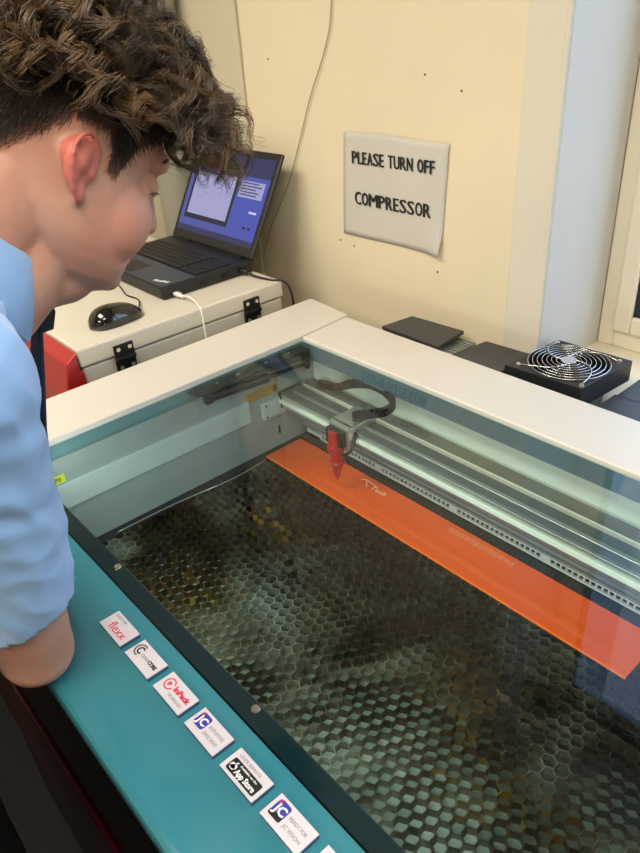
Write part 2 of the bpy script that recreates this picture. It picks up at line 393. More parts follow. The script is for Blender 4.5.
# the paper sign
sg = thing('paper_sign', (-1.09, YW, .133), 'white paper notice reading PLEASE TURN OFF COMPRESSOR taped to the beige wall', 'sign')
nx, nz_ = 24, 18; vs = []; fs = []
for j in range(nz_+1):
    for i in range(nx+1):
        u = i/nx; v = j/nz_
        curl = .012*max(0, (u-.86)/.14)*max(0, (.22-v)/.22)
        x = -1.246 + .301*u + .014*v*(1) - .0; z = .133 + .228*v + .003*math.sin(u*5)*v
        vs.append((x, YW-.0035-curl-.0008*math.sin(u*9+v*4), z))
for j in range(nz_):
    for i in range(nx):
        a = j*(nx+1)+i; fs.append((a, a+1, a+nx+2, a+nx+1))
so = MB().add(vs, fs).build('paper_sheet', M['paper'], sg, smooth=True)
sm = so.modifiers.new('thick', 'SOLIDIFY'); sm.thickness = .0006; sm.offset = 0
def wallm(x, z, y=YW-.0062): return Matrix(((1,0,0,x),(0,0,-1,y),(0,1,0,z),(0,0,0,1)))
def bold_text(body, size, x, z, width, sp):
    wd = {' ': .50, 'M': 1.42, 'E': .80, 'F': .78, 'L': .76, 'T': .9}; gap = .20
    tot = sum(wd.get(c_, 1) + gap for c_ in body) - gap; un = width/tot; q = MB(); cx = x
    for c_ in body:
        w_ = wd.get(c_, 1)*un
        if c_ != ' ':
            for k_, dx in enumerate((-.0011, -.0004, .0004, .0011)):
                t_ = text_mb(c_, size, wallm(cx+dx, z, YW-.0060-.00005*k_), width=w_, bold=0); q.add(t_.v, t_.f)
        cx += w_ + gap*un
    return q
bold_text('PLEASE TURN OFF', .038, -1.205, .2975, .240, 1.15).build('lettering', M['ink'], sg)
bold_text('COMPRESSOR', .041, -1.200, .2085, .226, 1.12).build('lettering', M['ink'], sg)
# small wall blemishes (screw holes)
for (x, z, lb0) in ((-1.488,.505,'small dark mark high on the wall between the curly hair and the wire'),(-.998,.478,'tiny dark mark on the wall above the right edge of the sign'),(-.908,.452,'tiny dark mark on the wall nearest the pale trim'),(-.955,.095,'tiny dark mark on the wall below the curled corner of the sign'),(-1.215,.105,'right one of two tiny dark marks below the sign at its left edge'),(-1.263,.112,'left one of two tiny dark marks below the sign at its left edge')):
    q = MB().cyl((x, YW-.0012, z), .0022, .0012, n=12, axis='y')
    single('wall_screw', q, M['goldink'], lb0, 'screw')

# ceiling light fixtures
for k, (lx, ly) in enumerate(LAMPS):
    L = thing('ceiling_light', (lx, ly, CZ-.06), ['fluorescent ceiling light over the boy and red machine', 'fluorescent ceiling light near the window', 'fluorescent ceiling light at the back of the room'][k], 'light')
    q = MB(); q.box(lx-.62, lx+.62, ly-.3, ly-.27, CZ-.06, CZ); q.box(lx-.62, lx+.62, ly+.27, ly+.3, CZ-.06, CZ); q.box(lx-.62, lx-.59, ly-.27, ly+.27, CZ-.06, CZ); q.box(lx+.59, lx+.62, ly-.27, ly+.27, CZ-.06, CZ); q.box(lx-.59, lx+.59, ly-.27, ly+.27, CZ-.012, CZ)
    q.build('light_housing', M['white'], L, bevel=.003)
    MB().box(lx-.58, lx+.58, ly-.26, ly+.26, CZ-.05, CZ-.035).build('light_diffuser', M['tubes'], L)

# ------------------------------------------------------------------ laser cutter
XI = -1.083; XR = .02; YI = .858; YF = .209; BED = -.235
LC = thing('laser_cutter', (-.5, .54, FZ), 'large cream and teal laser cutter with a glass lid over its honeycomb bed', 'laser cutter')
# outer casing (sides, back, floor of the cabinet)
q = MB()
q.box(-1.225, -1.20, .10, .99, FZ+.06, -.034); q.box(.14, .165, .10, .99, FZ+.06, -.034); q.box(-1.2, .14, .965, .99, FZ+.06, -.034)
q.box(-1.2, .14, .10, .965, FZ+.06, FZ+.09); q.box(-1.2, .14, .10, .965, -.30, -.28)
q.build('cabinet_body', M['cream'], LC, bevel=.004)
for (x, y) in ((-1.16,.16),(.1,.16),(-1.16,.93),(.1,.93)):
    MB().cyl((x,y,FZ), .03, .065, r2=.024).build('caster', M['blackp'], LC, bevel=.002)
# rims
q = MB(); q.prism([(-1.236,.233),(XI-.0,.233),(XI-.008,YI),(-1.100,.996),(-1.102,1.006),(-1.247,1.019)], -.034, .002)
tag(q.build('rim_panel', M['cream'], LC, bevel=.0035, seg=3), 'cream rim panel along the left side')
q = MB(); q.prism([(XI-.006,YI),(.165,YI),(.165,.997),(-1.098,.997)], -.034, 0)
tag(q.build('rim_panel', M['cream'], LC, bevel=.0035, seg=3), 'cream rim panel along the back')
q = MB(); q.prism([(XR,.233),(.165,.233),(.165,YI-.001),(XR,YI-.001)], -.034, 0)
tag(q.build('rim_panel', M['cream'], LC, bevel=.0035, seg=3), 'cream rim panel along the right side')
# lip below the rims
q = MB(); q.box(XI-.004, XR+.004, YI-.0012, YI+.006, -.046, -.0105); 
tag(q.build('rim_lip', M['lip'], LC), 'blue grey lip under the back rim')
q = MB(); q.add([(XI-.001,.234,-.0105),(XI+.0015,.234,-.0105),(XI+.0015,.234,-.030),(XI-.010,.234,-.046),(XI-.012,.234,-.046),(XI-.008,YI-.002,-.0105),(XI-.0055,YI-.002,-.0105),(XI-.0055,YI-.002,-.030),(XI-.012,YI-.002,-.046),(XI-.014,YI-.002,-.046)],[(0,1,6,5),(1,2,7,6),(2,3,8,7),(3,4,9,8),(4,0,5,9),(4,3,2,1,0),(5,6,7,8,9)])
tag(q.build('rim_lip', M['lipteal'], LC), 'teal grey lip under the left rim')
tag(MB().box(XR, XR+.006, .235, YI, -.046, -.004).build('rim_lip', M['lip'], LC), 'blue grey lip under the right rim')
# teal front fascia with a rounded front edge
q = MB(); prof = [(.085+.010, 0.0)] ; ring = []
pr = [(YF-.0005, 0), (.094, 0), (.090,-.001), (.0865,-.004), (.085,-.009), (.085,-.022), (YF-.0005,-.022)]
q.loft([[(-1.236, y, z) for (y, z) in pr], [(.165, y, z) for (y, z) in pr]])
q.build('teal_fascia', M['teal'], LC)
q = MB(); q.box(-1.225, .155, .088, .10, -.55, -.022)
q.build('front_panel', M['blackgl'], LC, bevel=.003)
q = MB(); q.box(-1.2, .14, .080, .088, -.60, -.30)  # added panel, paints a red reflection low in the black front
tag(q.build('front_red_reflection', M['redreflect'], LC, bevel=.004), 'dark red panel painting a reflection in the black front')
q = MB(); q.box(-1.225, .155, .088, .10, FZ+.06, -.60)
q.build('lower_front_panel', M['blackp'], LC, bevel=.003)
# glass lid: pane, printed dark border with screws, hinge bracket, gas strut
lid = MB().box(XI+.002, XR-.002, .233, YI-.002, -.010, -.006).build('glass_lid', GL, LC)
q = MB(); q.box(-1.236, .165, YF, .233, -.022, -.0005); 
q.build('lid_border', M['frit'], lid, bevel=.0015)
q = MB(); q.box(-1.236, .165, YF-.0012, YF+.0008, -.008, .0004)
tag(q.build('lid_edge_strip', M['blackgl'], lid), 'black glossy seam strip')
for x in (-.709, -.412, -.115):
    q = MB(); q.cyl((x,.2255,-.001), .0052, .0022, n=20, r2=.0042); q.box(x-.003, x+.003, .2248, .2262, .0008, .0014)
    q.build('lid_screw', M['screw'], lid)
# hinge bracket plate against left side near the back, with the strut below it
q = MB(); q.prism([(XI+.002,.560),(XI+.026,.566),(XI+.036,.585),(XI+.034,.835),(XI+.002,.850)], -.0175, -.0115)
br = q.build('hinge_bracket', M['dark'], lid, bevel=.002)
for y in (.62,.67,.74,.80): MB().cyl((XI+.018,y,-.0125), .0032, .002, n=12).build('bracket_screw', M['screw'], br)
q = MB(); q.tube([(XI+.018,.60,-.034),(XI+.016,.74,-.046)], .010, n=14); q.tube([(XI+.016,.74,-.046),(XI+.014,.845,-.052)], .005, n=12)
q.ell((XI+.014,.848,-.052), (.008,.010,.008)); q.box(XI+.010, XI+.024, .588, .602, -.045, -.018); q.box(XI+.004, XI+.022, .842, .852, -.062, -.018)
q.build('gas_strut', M['dark'], lid, smooth=False)
# interior: side walls, ledge plates, back walls, tray
q = MB(); q.box(XI-.020, XI-.008, .24, .90, -.27, -.034)
iw = tag(q.build('inner_side_wall', M['inner'], LC), 'grey inner wall on the left')
q = MB(); q.box(XI-.008, XI-.002, .24, .70, -.143, -.093); tag(q.build('side_ledge', M['innerlight'], iw, bevel=.001), 'light grey ledge strip')
q = MB(); q.box(XI-.008, XI+.004, .73, .80, -.150, -.112); tag(q.build('rail_bracket', M['innerlight'], iw, bevel=.001), 'light grey rail bracket')
for (y, z) in ((.738,-.118),(.738,-.145),(.792,-.145)): MB().cyl((XI+.004,y,z), .0022, .0012, n=10, axis='x').build('bracket_bolt', M['dark'], iw)
MB().box(XI-.008, XI-.0065, .772, .776, -.205, -.185).build('slot', M['blackp'], iw)
q = MB(); q.box(XI-.0078, XI-.0070, .694, .780, -.102, -.078); la = q.build('warning_label', M['gold'], iw)
q = MB()
for k in range(4): q.box(XI-.0069, XI-.0067, .700, .700+(.06,.05,.066,.045)[k], -.0985+k*.0052, -.0972+k*.0052)
q.box(XI-.0069, XI-.0067, .768, .776, -.098, -.083)
q.build('label_print', M['goldink'], iw)
q = MB(); q.box(XI-.0078, XI-.0070, .262, .300, -.090, -.074); q.build('scale_label', M['yellow'], iw)
tm = Matrix(((0,0,1,XI-.0068),(1,0,0,.280),(0,1,0,-.0865),(0,0,0,1)))
text_mb('70', .012, tm, bold=.0003).build('label_print', M['ink'], iw)
q = MB(); q.box(XR+.006, XR+.02, .24, .90, -.27, -.034); tag(q.build('inner_side_wall', M['inner'], LC), 'grey inner wall on the right')
q = MB(); q.box(XI-.01, XR+.01, .885, .895, -.112, -.034); bwl = tag(q.build('inner_back_wall', M['back'], LC), 'pale upper back wall')
q = MB(); q.box(XI-.01, XR+.01, .852, .895, -.120, -.112); q.build('cable_tray', M['tray'], LC)
q = MB(); q.box(XI-.01, XR+.01, .848, .852, -.121, -.110); tag(q.build('tray_edge', M['alupl'], LC), 'pale tray edge bar')
q = MB(); q.box(XI-.01, XR+.01, .856, .862, -.215, -.121); tag(q.build('inner_back_wall', M['innerlight'], LC), 'grey lower back wall')
q = MB(); q.box(XI-.01, XR+.01, .845, .850, -.2165, -.2115); q.box(XI-.01, XR+.01, .850, .86, -.2120, -.205)
q.build('exhaust_ledge', M['inner'], LC)
# exhaust slot strip with square holes: a ladder of bars over a black sheet painted for the shade behind them
q = MB(); vz0, vz1 = -.2345, -.2165
q.box(XI+.0, XR, .846, .850, vz1-.004, vz1); q.box(XI, XR, .846, .850, vz0, vz0+.005)
q.box(XI, XI+.045, .846, .850, vz0, vz1)
x = XI+.045; cnt = 0
while x < XR-.01:
    if cnt == 16: wdt = .020; cnt = 0
    else: wdt = .0032; cnt += 1
    q.box(x, x+wdt, .846, .850, vz0+.005, vz1-.004); x += wdt+.0075
q.build('exhaust_grille', M['alupl'], LC)
MB().box(XI, XR, .853, .857, vz0-.01, vz1).build('exhaust_shade_sheet', M['blackp'], LC)
# front inner wall (under the glass border)
MB().box(XI-.01, XR+.01, .225, .238, -.27, -.022).build('inner_front_wall', M['inner'], LC)
# bed pan + frame + honeycomb
q = MB(); q.box(XI-.008, XI+.014, .24, .845, -.262, BED+.001); q.box(XR-.014, XR+.006, .24, .845, -.262, BED+.001); q.box(XI+.014, XR-.014, .24, .252, -.262, BED+.001); q.box(XI+.014, XR-.014, .822, .845, -.262, BED-.001)
bf = tag(q.build('bed_frame', M['dark'], LC, bevel=.001), 'dark steel bed frame')
q = MB()
x = XI+.05
while x < XR-.03:
    q.box(x, x+.0006, .827, .834, BED-.0008, BED-.0003); x += .01
q.build('ruler_marks', M['tray'], bf)
def soot(x, y):
    """how scorched the bed is at x,y: dark middle-left band and back, cleaner front right"""
    a = math.exp(-(((x+.86)/.17)**2 + ((y-.63)/.12)**2)) * 1.0
    b_ = math.exp(-(((x+.66)/.26)**2 + ((y-.66)/.10)**2)) * .9
    c = math.exp(-(((x+.76)/.09)**2 + ((y-.52)/.07)**2)) * .8
    n1 = noise.noise(Vector((x*7, y*7, 3)))*.5 + noise.noise(Vector((x*19, y*19, 8)))*.25
    far = max(0, min(1, (y-.44)/.16))*.45
    return max(0, min(1, max(a, b_, c)*1.1 + n1*.6 + far))
def burn_glint(x, y):  # mask for glints painted on foil walls and brown burns on cell floors
    a = math.exp(-(((x+.90)/.07)**2 + ((y-.58)/.05)**2)) + .9*math.exp(-(((x+.84)/.08)**2+((y-.36)/.06)**2)) +   .4*math.exp(-(((x+.38)/.10)**2+((y-.55)/.07)**2))+.5*math.exp(-(((x+.25)/.12)**2+((y-.44)/.06)**2))
    n1 = noise.noise(Vector((x*60, y*60, 1)))*.9 + .35
    return max(0, min(1, a*max(0, n1)*1.3))
P = .0187; rr_ = P/math.sqrt(3); HT = .0145
vs = []; fs = []; vsoot = []; vburn = []; key = {}; edges = set()
fv = []; ff = []; ftone = []; fburn = []
rows = int(.575/(P*math.sqrt(3)/2)); cols = int((XR-XI-.02)/P)
for j in range(rows):
    for i in range(cols):
        cx = XI+.020+P*(i+.5*(j % 2)); cy = .262 + j*P*math.sqrt(3)/2
        if cx > XR-.018: continue
        idx = []
        for k in range(6):
            a = math.radians(30+60*k); px_, py_ = cx+rr_*math.cos(a), cy+rr_*math.sin(a)
            kk = (round(px_*2500), round(py_*2500))
            kk = next((z for z in ((kk[0]+u, kk[1]+v) for u in (-1,0,1) for v in (-1,0,1)) if z in key), kk)
            if kk not in key:
                key[kk] = len(key)
                jx = noise.noise(Vector((px_*9, py_*9, 5)))*.0022 + random.uniform(-.0003,.0003)
                jy = noise.noise(Vector((px_*9, py_*9, 9)))*.0022 + random.uniform(-.0003,.0003)
                vs.append((px_+jx, py_+jy))
            idx.append(key[kk])
        for k in range(6):
            e_ = tuple(sorted((idx[k], idx[(k+1) % 6]))); edges.add(e_)
        o = len(fv); fv += [(vs[a][0], vs[a][1], BED-HT) for a in idx]; ff.append(tuple(range(o, o+6)))
        cl = .5 + noise.noise(Vector((cx*6, cy*6, 2)))*.55 + random.gauss(0, .06) - soot(cx, cy)*.72
        cl += .22*max(0, 1-((cy-.34)/.26)**2) * (1.0 if cx > -.75 else .7)
        ftone.append(max(0, min(1, cl))); fburn.append(burn_glint(cx, cy)*.25)
hv = []; hf = []; hs = []; hb = []
for (a, b_) in edges:
    A = Vector((*vs[a], 0)); B = Vector((*vs[b_], 0)); n_ = (B-A).cross(Vector((0,0,1))).normalized()*.0005
    # a foil wall leaning a touch, so glints vary from cell to cell
    ln = n_.normalized()*random.gauss(0, .0009)
    o = len(hv); h = BED - abs(random.gauss(0, .0005))
    for (Pp, z, l_) in ((A,BED-HT,0),(B,BED-HT,0),(B,h,1),(A,h,1)):
        for s_ in (1,-1): hv.append(Pp + n_*s_ + ln*l_ + Vector((0,0,z)))
    # order: A0+,A0-,B0+,B0-,B1+,B1-,A1+,A1-
    hf += [(o,o+2,o+4,o+6),(o+3,o+1,o+7,o+5),(o+6,o+4,o+5,o+7)]
    mx2 = (A+B)/2; sv = soot(mx2.x, mx2.y); bv = burn_glint(mx2.x, mx2.y)
    for _ in range(3): hs.append(sv*(.55+.5*random.random()) + random.random()*.1); hb.append(bv*random.random()**2*1.6)
hc = MB().add(hv, hf).build('honeycomb_grid', M['foil'], bf)
for nm, arr in (('soot', hs), ('burn_glint', hb)):
    at = hc.data.attributes.new(nm, 'FLOAT', 'FACE'); at.data.foreach_set('value', [min(1, max(0, float(x))) for x in arr])
pn = MB().add(fv, ff).build('cell_floor', M['pan'], bf)
for nm, arr in (('tone', ftone), ('burn_glint', fburn)):
    at = pn.data.attributes.new(nm, 'FLOAT', 'FACE'); at.data.foreach_set('value', arr)
MB().box(XI-.008, XR+.006, .24, .85, -.275, BED-HT-.001).build('bed_pan', M['dark'], LC)
# thin loose wire on the left edge of the bed
# gantry: beam, rails, drag chain, laser head
q = MB(); bx0, bx1 = XI+.004, XR-.004
q.box(bx0, bx1, .778, .828, -.104, -.100, 1); q.box(bx0, bx1, .778, .784, -.134, -.104, 0); q.box(bx0, bx1, .822, .828, -.134, -.104, 0); q.box(bx0, bx1, .784, .822, -.134, -.130, 0)
q.box(bx0+.02, bx1-.02, .796, .804, -.100, -.0985, 0)
gb = q.build('gantry_beam', [M['alu'], M['beamtop']], LC, bevel=.0008)
MB().box(bx0-.004, bx0+.003, .776, .830, -.136, -.100).build('beam_end_plate', M['blackp'], gb)
q = MB(); q.box(bx0, bx1, .772, .778, -.122, -.116); q.build('guide_rail', M['alupl'], gb)
# cable chain lying in the tray and looping over the beam to the head
q = MB(); path = bez([(-1.05,.866,-.102),(-1.0,.866,-.094),(-.955,.845,-.068),(-.925,.853,-.055),(-.890,.866,-.050),(-.845,.862,-.050),(-.805,.840,-.050),(-.797,.812,-.052),(-.820,.790,-.058),(-.850,.785,-.070),(-.865,.795,-.088)], 7)
for k in range(len(path)-1):
    a, b_ = path[k], path[k+1]; t = (b_-a); L_ = t.length; t.normalize(); s_ = Vector((0,0,1)); s_ = (s_ - t*s_.dot(t)).normalized(); u_ = t.cross(s_)
    vs_ = []
    for (e, w_) in ((-.45, .0085), (.45, .0075)):
        c_ = (a+b_)/2 + t*L_*e
        for (su, ss) in ((-1,-1),(1,-1),(1,1),(-1,1)): vs_.append(c_ + s_*ss*w_ + u_*su*.0048)
    q.add(vs_, [(0,3,2,1),(4,5,6,7),(0,1,5,4),(1,2,6,5),(2,3,7,6),(3,0,4,7)])
ch = q.build('cable_chain', M['chain'], LC)
hx = -.872
q = MB(); q.box(hx-.030, hx+.030, .764, .832, -.1, -.088, 0); q.box(hx-.028, hx+.028, .756, .772, -.140, -.088, 0)
q.box(hx-.022, hx+.022, .742, .757, -.128, -.094, 1)
lh = q.build('carriage', [M['alu'], M['dark']], LC, bevel=.002)
q = MB(); cx_, cy_ = hx, .748
q.cyl((cx_,cy_,-.128), .014, .032, n=28); q.cyl((cx_,cy_,-.140), .0175, .012, n=28); q.cyl((cx_,cy_,-.165), .013, .026, n=28); q.cyl((cx_,cy_,-.172), .016, .008, n=28)
q.cyl((cx_,cy_,-.205), .0045, .033, n=28, r2=.0125); q.cyl((cx_,cy_,-.211), .003, .007, n=20)
tag(q.build('laser_head', M['redp'], lh, bevel=.0008), 'red anodised laser head with a tapered nozzle')
q = MB(); q.tube(bez([(hx+.012,.752,-.150),(hx+.03,.760,-.135),(hx+.028,.78,-.100),(hx+.02,.80,-.086)]), .0028); q.build('air_hose', M['cableb'], lh, smooth=True)

# logo badges on the fascia, each its own part with its own print
BD = [('flexx','small white badge printed flexx in red'), ('cera','small white badge printed with a black ring emblem'), ('inpack','small white badge printed with a red ring and the word InPack'),
      ('jc1','small white badge with a blue square icon and grey words'), ('app','small white badge with a black App Store plate'), ('jc2','small white badge with a blue and black square icon'), ('last','small plain white badge at the row end')]
def flat(x, y, z=.0061): return Matrix(((1,0,0,x),(0,1,0,y),(0,0,1,z),(0,0,0,1)))
def ringm(mb, cx, cy, r0, r1, a0=0, a1=360, z=.0060, h=.0003, n=28):
    pts = []
    for k in range(n):
        A0 = math.radians(a0+(a1-a0)*k/n); A1 = math.radians(a0+(a1-a0)*(k+1)/n)
        mb.prism([(cx+r0*math.cos(A0), cy+r0*math.sin(A0)), (cx+r1*math.cos(A0), cy+r1*math.sin(A0)), (cx+r1*math.cos(A1), cy+r1*math.sin(A1)), (cx+r0*math.cos(A1), cy+r0*math.sin(A1))], z, z+h)
    return mb
def rrect(x0, x1, y0, y1, r_):
    p_ = []
    for (cx, cy, a) in ((x1-r_,y1-r_,0),(x0+r_,y1-r_,90),(x0+r_,y0+r_,180),(x1-r_,y0+r_,270)):
        for k in range(5): A = math.radians(a+22.5*k); p_.append((cx+r_*math.cos(A), cy+r_*math.sin(A)))
    return p_
for k, (kind, lb) in enumerate(BD):
    x0 = -.630 + k*.0617; x1 = x0+.050; y0, y1 = .1625, .188
    q = MB(); q.box(x0, x1, y0, y1, .0003, .0045, 1); q.box(x0, x1, y0, y1, .0045, .006, 0)
    bo = tag(q.build('badge', [M['badge'], M['badgeedge']], LC, bevel=.0003), lb)
    if kind == 'flexx':
        text_mb('flexx', .0155, flat(x0+.012, y0+.0045), width=.031, bold=.0000).build('badge_print', M['redink'], bo)
        text_mb('READY FOR', .0048, flat(x0+.004, y0+.0195), width=.022).build('badge_print', M['greyink'], bo)
    if kind == 'cera':
        q = MB(); ringm(q, x0+.0105, y0+.0145, .0064, .0078, 60, 290); ringm(q, x0+.0115, y0+.0145, .0030, .0048, 40, 320); q.build('badge_print', M['ink'], bo)
        text_mb('CERAMI', .0056, flat(x0+.0175, y0+.0105), width=.0135).build('badge_print', M['greyink'], bo)
        text_mb('CORE', .0060, flat(x0+.0315, y0+.0105), width=.0145, bold=.0003).build('badge_print', M['ink'], bo)
    if kind == 'inpack':
        q = MB(); ringm(q, x0+.0115, y0+.0145, .0056, .0070, 20, 340); q.build('badge_print', M['redink'], bo)
        text_mb('IP', .0062, flat(x0+.0088, y0+.0122), bold=.0003).build('badge_print', M['redink'], bo)
        text_mb('InPack', .0085, flat(x0+.0205, y0+.0125), width=.0265, bold=.0004).build('badge_print', M['redink'], bo)
        text_mb('TECHNOLOGY', .0046, flat(x0+.0205, y0+.0050), width=.0245).build('badge_print', M['greyink'], bo)
    if kind in ('jc1', 'jc2'):
        q = MB(); q.prism(rrect(x0+.004, x0+.019, y0+.007, y0+.0225, .003), .006, .0063, 0)
        if kind == 'jc2': q.prism(rrect(x0+.004, x0+.019, y0+.0055, y0+.0105, .0018), .0062, .00645, 1)
        q.build('badge_icon', [M['blueink'], M['ink']], bo)
        q = text_mb('JC', .0120, flat(x0+.0052, y0+.0105, .0065), width=.0125, bold=.0003); q.build('badge_print', M['whiteink'], bo)
        q = MB(); q.prism([(x0+.0050,y0+.0185),(x0+.0085,y0+.0195),(x0+.0065,y0+.0225)], .0064, .0067); q.build('badge_print', M['redink'], bo)
        a, b_ = (('INTUITIVE','EFFICIENT') if kind == 'jc1' else ('READY FOR','JC VISION'))
        text_mb(a, .0050, flat(x0+.0225, y0+.0145), width=.022).build('badge_print', M['greyink'], bo)
        text_mb(b_, .0050, flat(x0+.0225, y0+.0065), width=.022).build('badge_print', M['greyink'], bo)
    if kind == 'app':
        q = MB(); q.prism(rrect(x0+.005, x0+.046, y0+.003, y0+.0165, .002), .006, .0063); q.build('badge_icon', M['ink'], bo)
        q = MB(); cx, cy = x0+.0105, y0+.0090
        for (dx, dy, r_) in ((-.0013,0,.0028),(.0013,0,.0028),(-.0010,-.0015,.0022),(.0010,-.0015,.0022)): q.cyl((cx+dx,cy+dy,.0063), r_, .0003, n=16)
        q.prism([(cx,cy+.0032),(cx+.0022,cy+.0042),(cx+.0022,cy+.0055),(cx+.0004,cy+.0045)], .0063, .0066)
        q.build('badge_print', M['whiteink'], bo)
        text_mb('App Store', .0080, flat(x0+.0160, y0+.0050, .0065), width=.0275, bold=.0002).build('badge_print', M['whiteink'], bo)
        text_mb('Available on the', .0032, flat(x0+.0160, y0+.0127, .0065), width=.024).build('badge_print', M['whiteink'], bo)
        text_mb('LASER REMOTE', .0044, flat(x0+.006, y0+.0190), width=.031).build('badge_print', M['greyink'], bo)
# ------------------------------------------------------------------ orange acrylic sheet
SH = thing('acrylic_sheet', (-.66, .767, BED+.0008), 'long orange acrylic sheet lying along the back of the honeycomb bed', 'sheet')
za, zb = BED+.0008, BED+.0042
MB().box(-1.072, -.246, .719, .817, za, zb).build('sheet_body', M['acrylic'], SH, bevel=.0003)
tag(MB().box(-1.072, -.246, .7176, .719, za, zb-.0004).build('sheet_edge', M['acredge'], SH), 'brighter orange cut edge')
def flz(x, y): return flat(x, y, zb+.0002)
q = MB(); q.tube(bez([(-.858,.797,zb),(-.850,.804,zb),(-.825,.803,zb),(-.812,.800,zb)]), [.0004]+[.0014]*28+[.0004]*2 if False else .0012, n=5)
q.tube(bez([(-.846,.803,zb),(-.838,.794,zb),(-.832,.790,zb)]), .0012, n=5)
t = text_mb('Tech', .016, flz(-.824, .789), width=.040, bold=.0003)
for vv, ff_ in ((t.v, t.f),): q.add(vv, ff_)
q.build('engraving', M['engr'], SH)
# faint worn etched block further along (no readable characters in the photo)
q = MB(); random.seed(3); x = -.630
while x < -.49:
    wv = random.uniform(.006,.012); q.box(x, x+wv, .797-random.uniform(0,.003), .806+random.uniform(0,.002), zb, zb+.0001); x += wv+.0015
tag(q.build('engraving', M['engr2'], SH), 'faint pale etched patch')
MB().tube([(-1.0,.745,zb),(-.3,.739,zb)], .0003, n=4).build('score_line', M['engr2'], SH)
# thin wire at bed's left edge
w = MB(); w.tube(bez([(XI+.010,.36,BED+.003),(XI+.012,.47,BED+.003),(XI+.022,.545,BED+.005),(XI+.036,.58,BED+.012),(XI+.030,.64,BED+.006),(XI+.020,.71,BED+.003)]), .0012, n=6)
single('loose_wire', w, M['alu'], 'thin bent grey wire lying at the left edge of the honeycomb bed', 'wire', smooth=True)

# ------------------------------------------------------------------ behind the machine: covers and fan
def ctop(name, poly, z0, z1, m, label, cat, bev=.002, group=None):
    return single(name, MB().prism(poly, z0, z1), m, label, cat, group=group, bevel=bev)
sh = MB().box(-1.03, .15, 1.000, 1.128, -.10, -.085); sh.box(-1.02, .14, 1.0, 1.012, FZ, -.10)
single('rear_shelf', sh, M['slab'], 'dark narrow shelf between the laser cutter and the wall', 'shelf', bevel=.002)
du = MB(); du.box(-.99, -.535, 1.03, 1.118, -.085, -.041)
for k in range(9):
    y = 1.028 + k*.0105; du.box(-.90, -.826, y, y+.0035, -.040, -.0255)
single('finned_duct', du, M['alu'], 'silver finned duct seen in the gap between two charcoal covers', 'duct', bevel=.0006)
q = MB().prism([(-1.015,1.026),(-.852,1.022),(-.862,1.120),(-1.003,1.112)], -.018, -.010)
q.prism([(-1.012,1.028),(-.995,1.028),(-.995,1.11),(-1.002,1.11)], -.085, -.018)
single('duct_cover', q, M['slab'], 'charcoal folded metal cover nearest the cream corner behind the laser cutter', 'cover', bevel=.001)
q = MB().prism([(-.822,1.022),(-.700,1.022),(-.704,1.132),(-.808,1.126)], -.030, -.020)
q.box(-.815,-.806,1.03,1.12,-.040,-.03)
single('duct_cover', q, M['slab'], 'charcoal flat cover between the silver fins and the fan', 'cover', bevel=.001)
q = MB().box(-.520, -.20, 1.022, 1.132, -.060, -.045)
q.box(-.516, -.20, 1.128, 1.215, -.060, -.045)
q.box(-.50,-.48,1.14,1.20,WZ0,-.06); q.box(-.27,-.25,1.14,1.20,WZ0,-.06)
single('duct_cover', q, M['slab'], 'charcoal flat cover to the right of the fan on the window side', 'cover', bevel=.001)
# fan
FC = (-.606, 1.104); hw = .0755; ft = .002; fb_ = -.0395
fx = [(-.688,1.021),(-.533,1.029),(-.523,1.187),(-.676,1.183)]
FN = thing('cooling_fan', (FC[0], FC[1], fb_), 'square black cooling fan with a chrome wire grille behind the laser cutter by the window', 'fan')
q = MB(); n = 48; out = []; inn = []
fcx, fcy = sum(p[0] for p in fx)/4, sum(p[1] for p in fx)/4
for k in range(n):
    a = 2*PI*k/n; dx, dy = math.cos(a), math.sin(a); best = 1e9
    for i in range(4):
        (ax, ay), (bx, by) = fx[i], fx[(i+1) % 4]; ex, ey = bx-ax, by-ay; den = dx*ey-dy*ex
        if abs(den) < 1e-9: continue
        t = ((ax-fcx)*ey-(ay-fcy)*ex)/den; u = ((ax-fcx)*dy-(ay-fcy)*dx)/den
        if t > 0 and -1e-6 <= u <= 1+1e-6: best = min(best, t)
    out.append((fcx+dx*best, fcy+dy*best)); inn.append((fcx+dx*.0715, fcy+dy*.0715))
# exact corners
for cpt in fx:
    k = min(range(n), key=lambda i: (out[i][0]-cpt[0])**2+(out[i][1]-cpt[1])**2); out[k] = cpt
vs_ = [(x, y, ft) for x, y in out]+[(x, y, ft) for x, y in inn]+[(x, y, fb_) for x, y in out]+[(x, y, fb_) for x, y in inn]; fs_ = []
for k in range(n):
    j = (k+1) % n
    fs_ += [(k, j, n+j, n+k), (2*n+j, 2*n+k, 3*n+k, 3*n+j), (k, 2*n+k, 2*n+j, j), (n+k, n+j, 3*n+j, 3*n+k)]
q.add(vs_, fs_); q.build('fan_housing', M['fanblk'], FN, bevel=.001)
MB().cyl((fcx, fcy, fb_), .071, .003, n=40).build('fan_base', M['blackp'], FN)
q = MB(); q.cyl((fcx, fcy, fb_+.004), .022, .030, n=28)
for k in range(7):
    a = 2*PI*k/7; rings = []
    for s_ in range(5):
        rr = .020+s_*.0115; aa = a+.10*s_; w_ = .30
        rings.append([(fcx+rr*math.cos(aa-w_), fcy+rr*math.sin(aa-w_), fb_+.008), (fcx+rr*math.cos(aa+w_), fcy+rr*math.sin(aa+w_), fb_+.028), (fcx+rr*math.cos(aa+w_), fcy+rr*math.sin(aa+w_), fb_+.0295), (fcx+rr*math.cos(aa-w_), fcy+rr*math.sin(aa-w_), fb_+.0095)])
    q.loft(rings)
q.build('fan_rotor', M['fanblk'], FN)
q = MB(); gz = ft+.0045
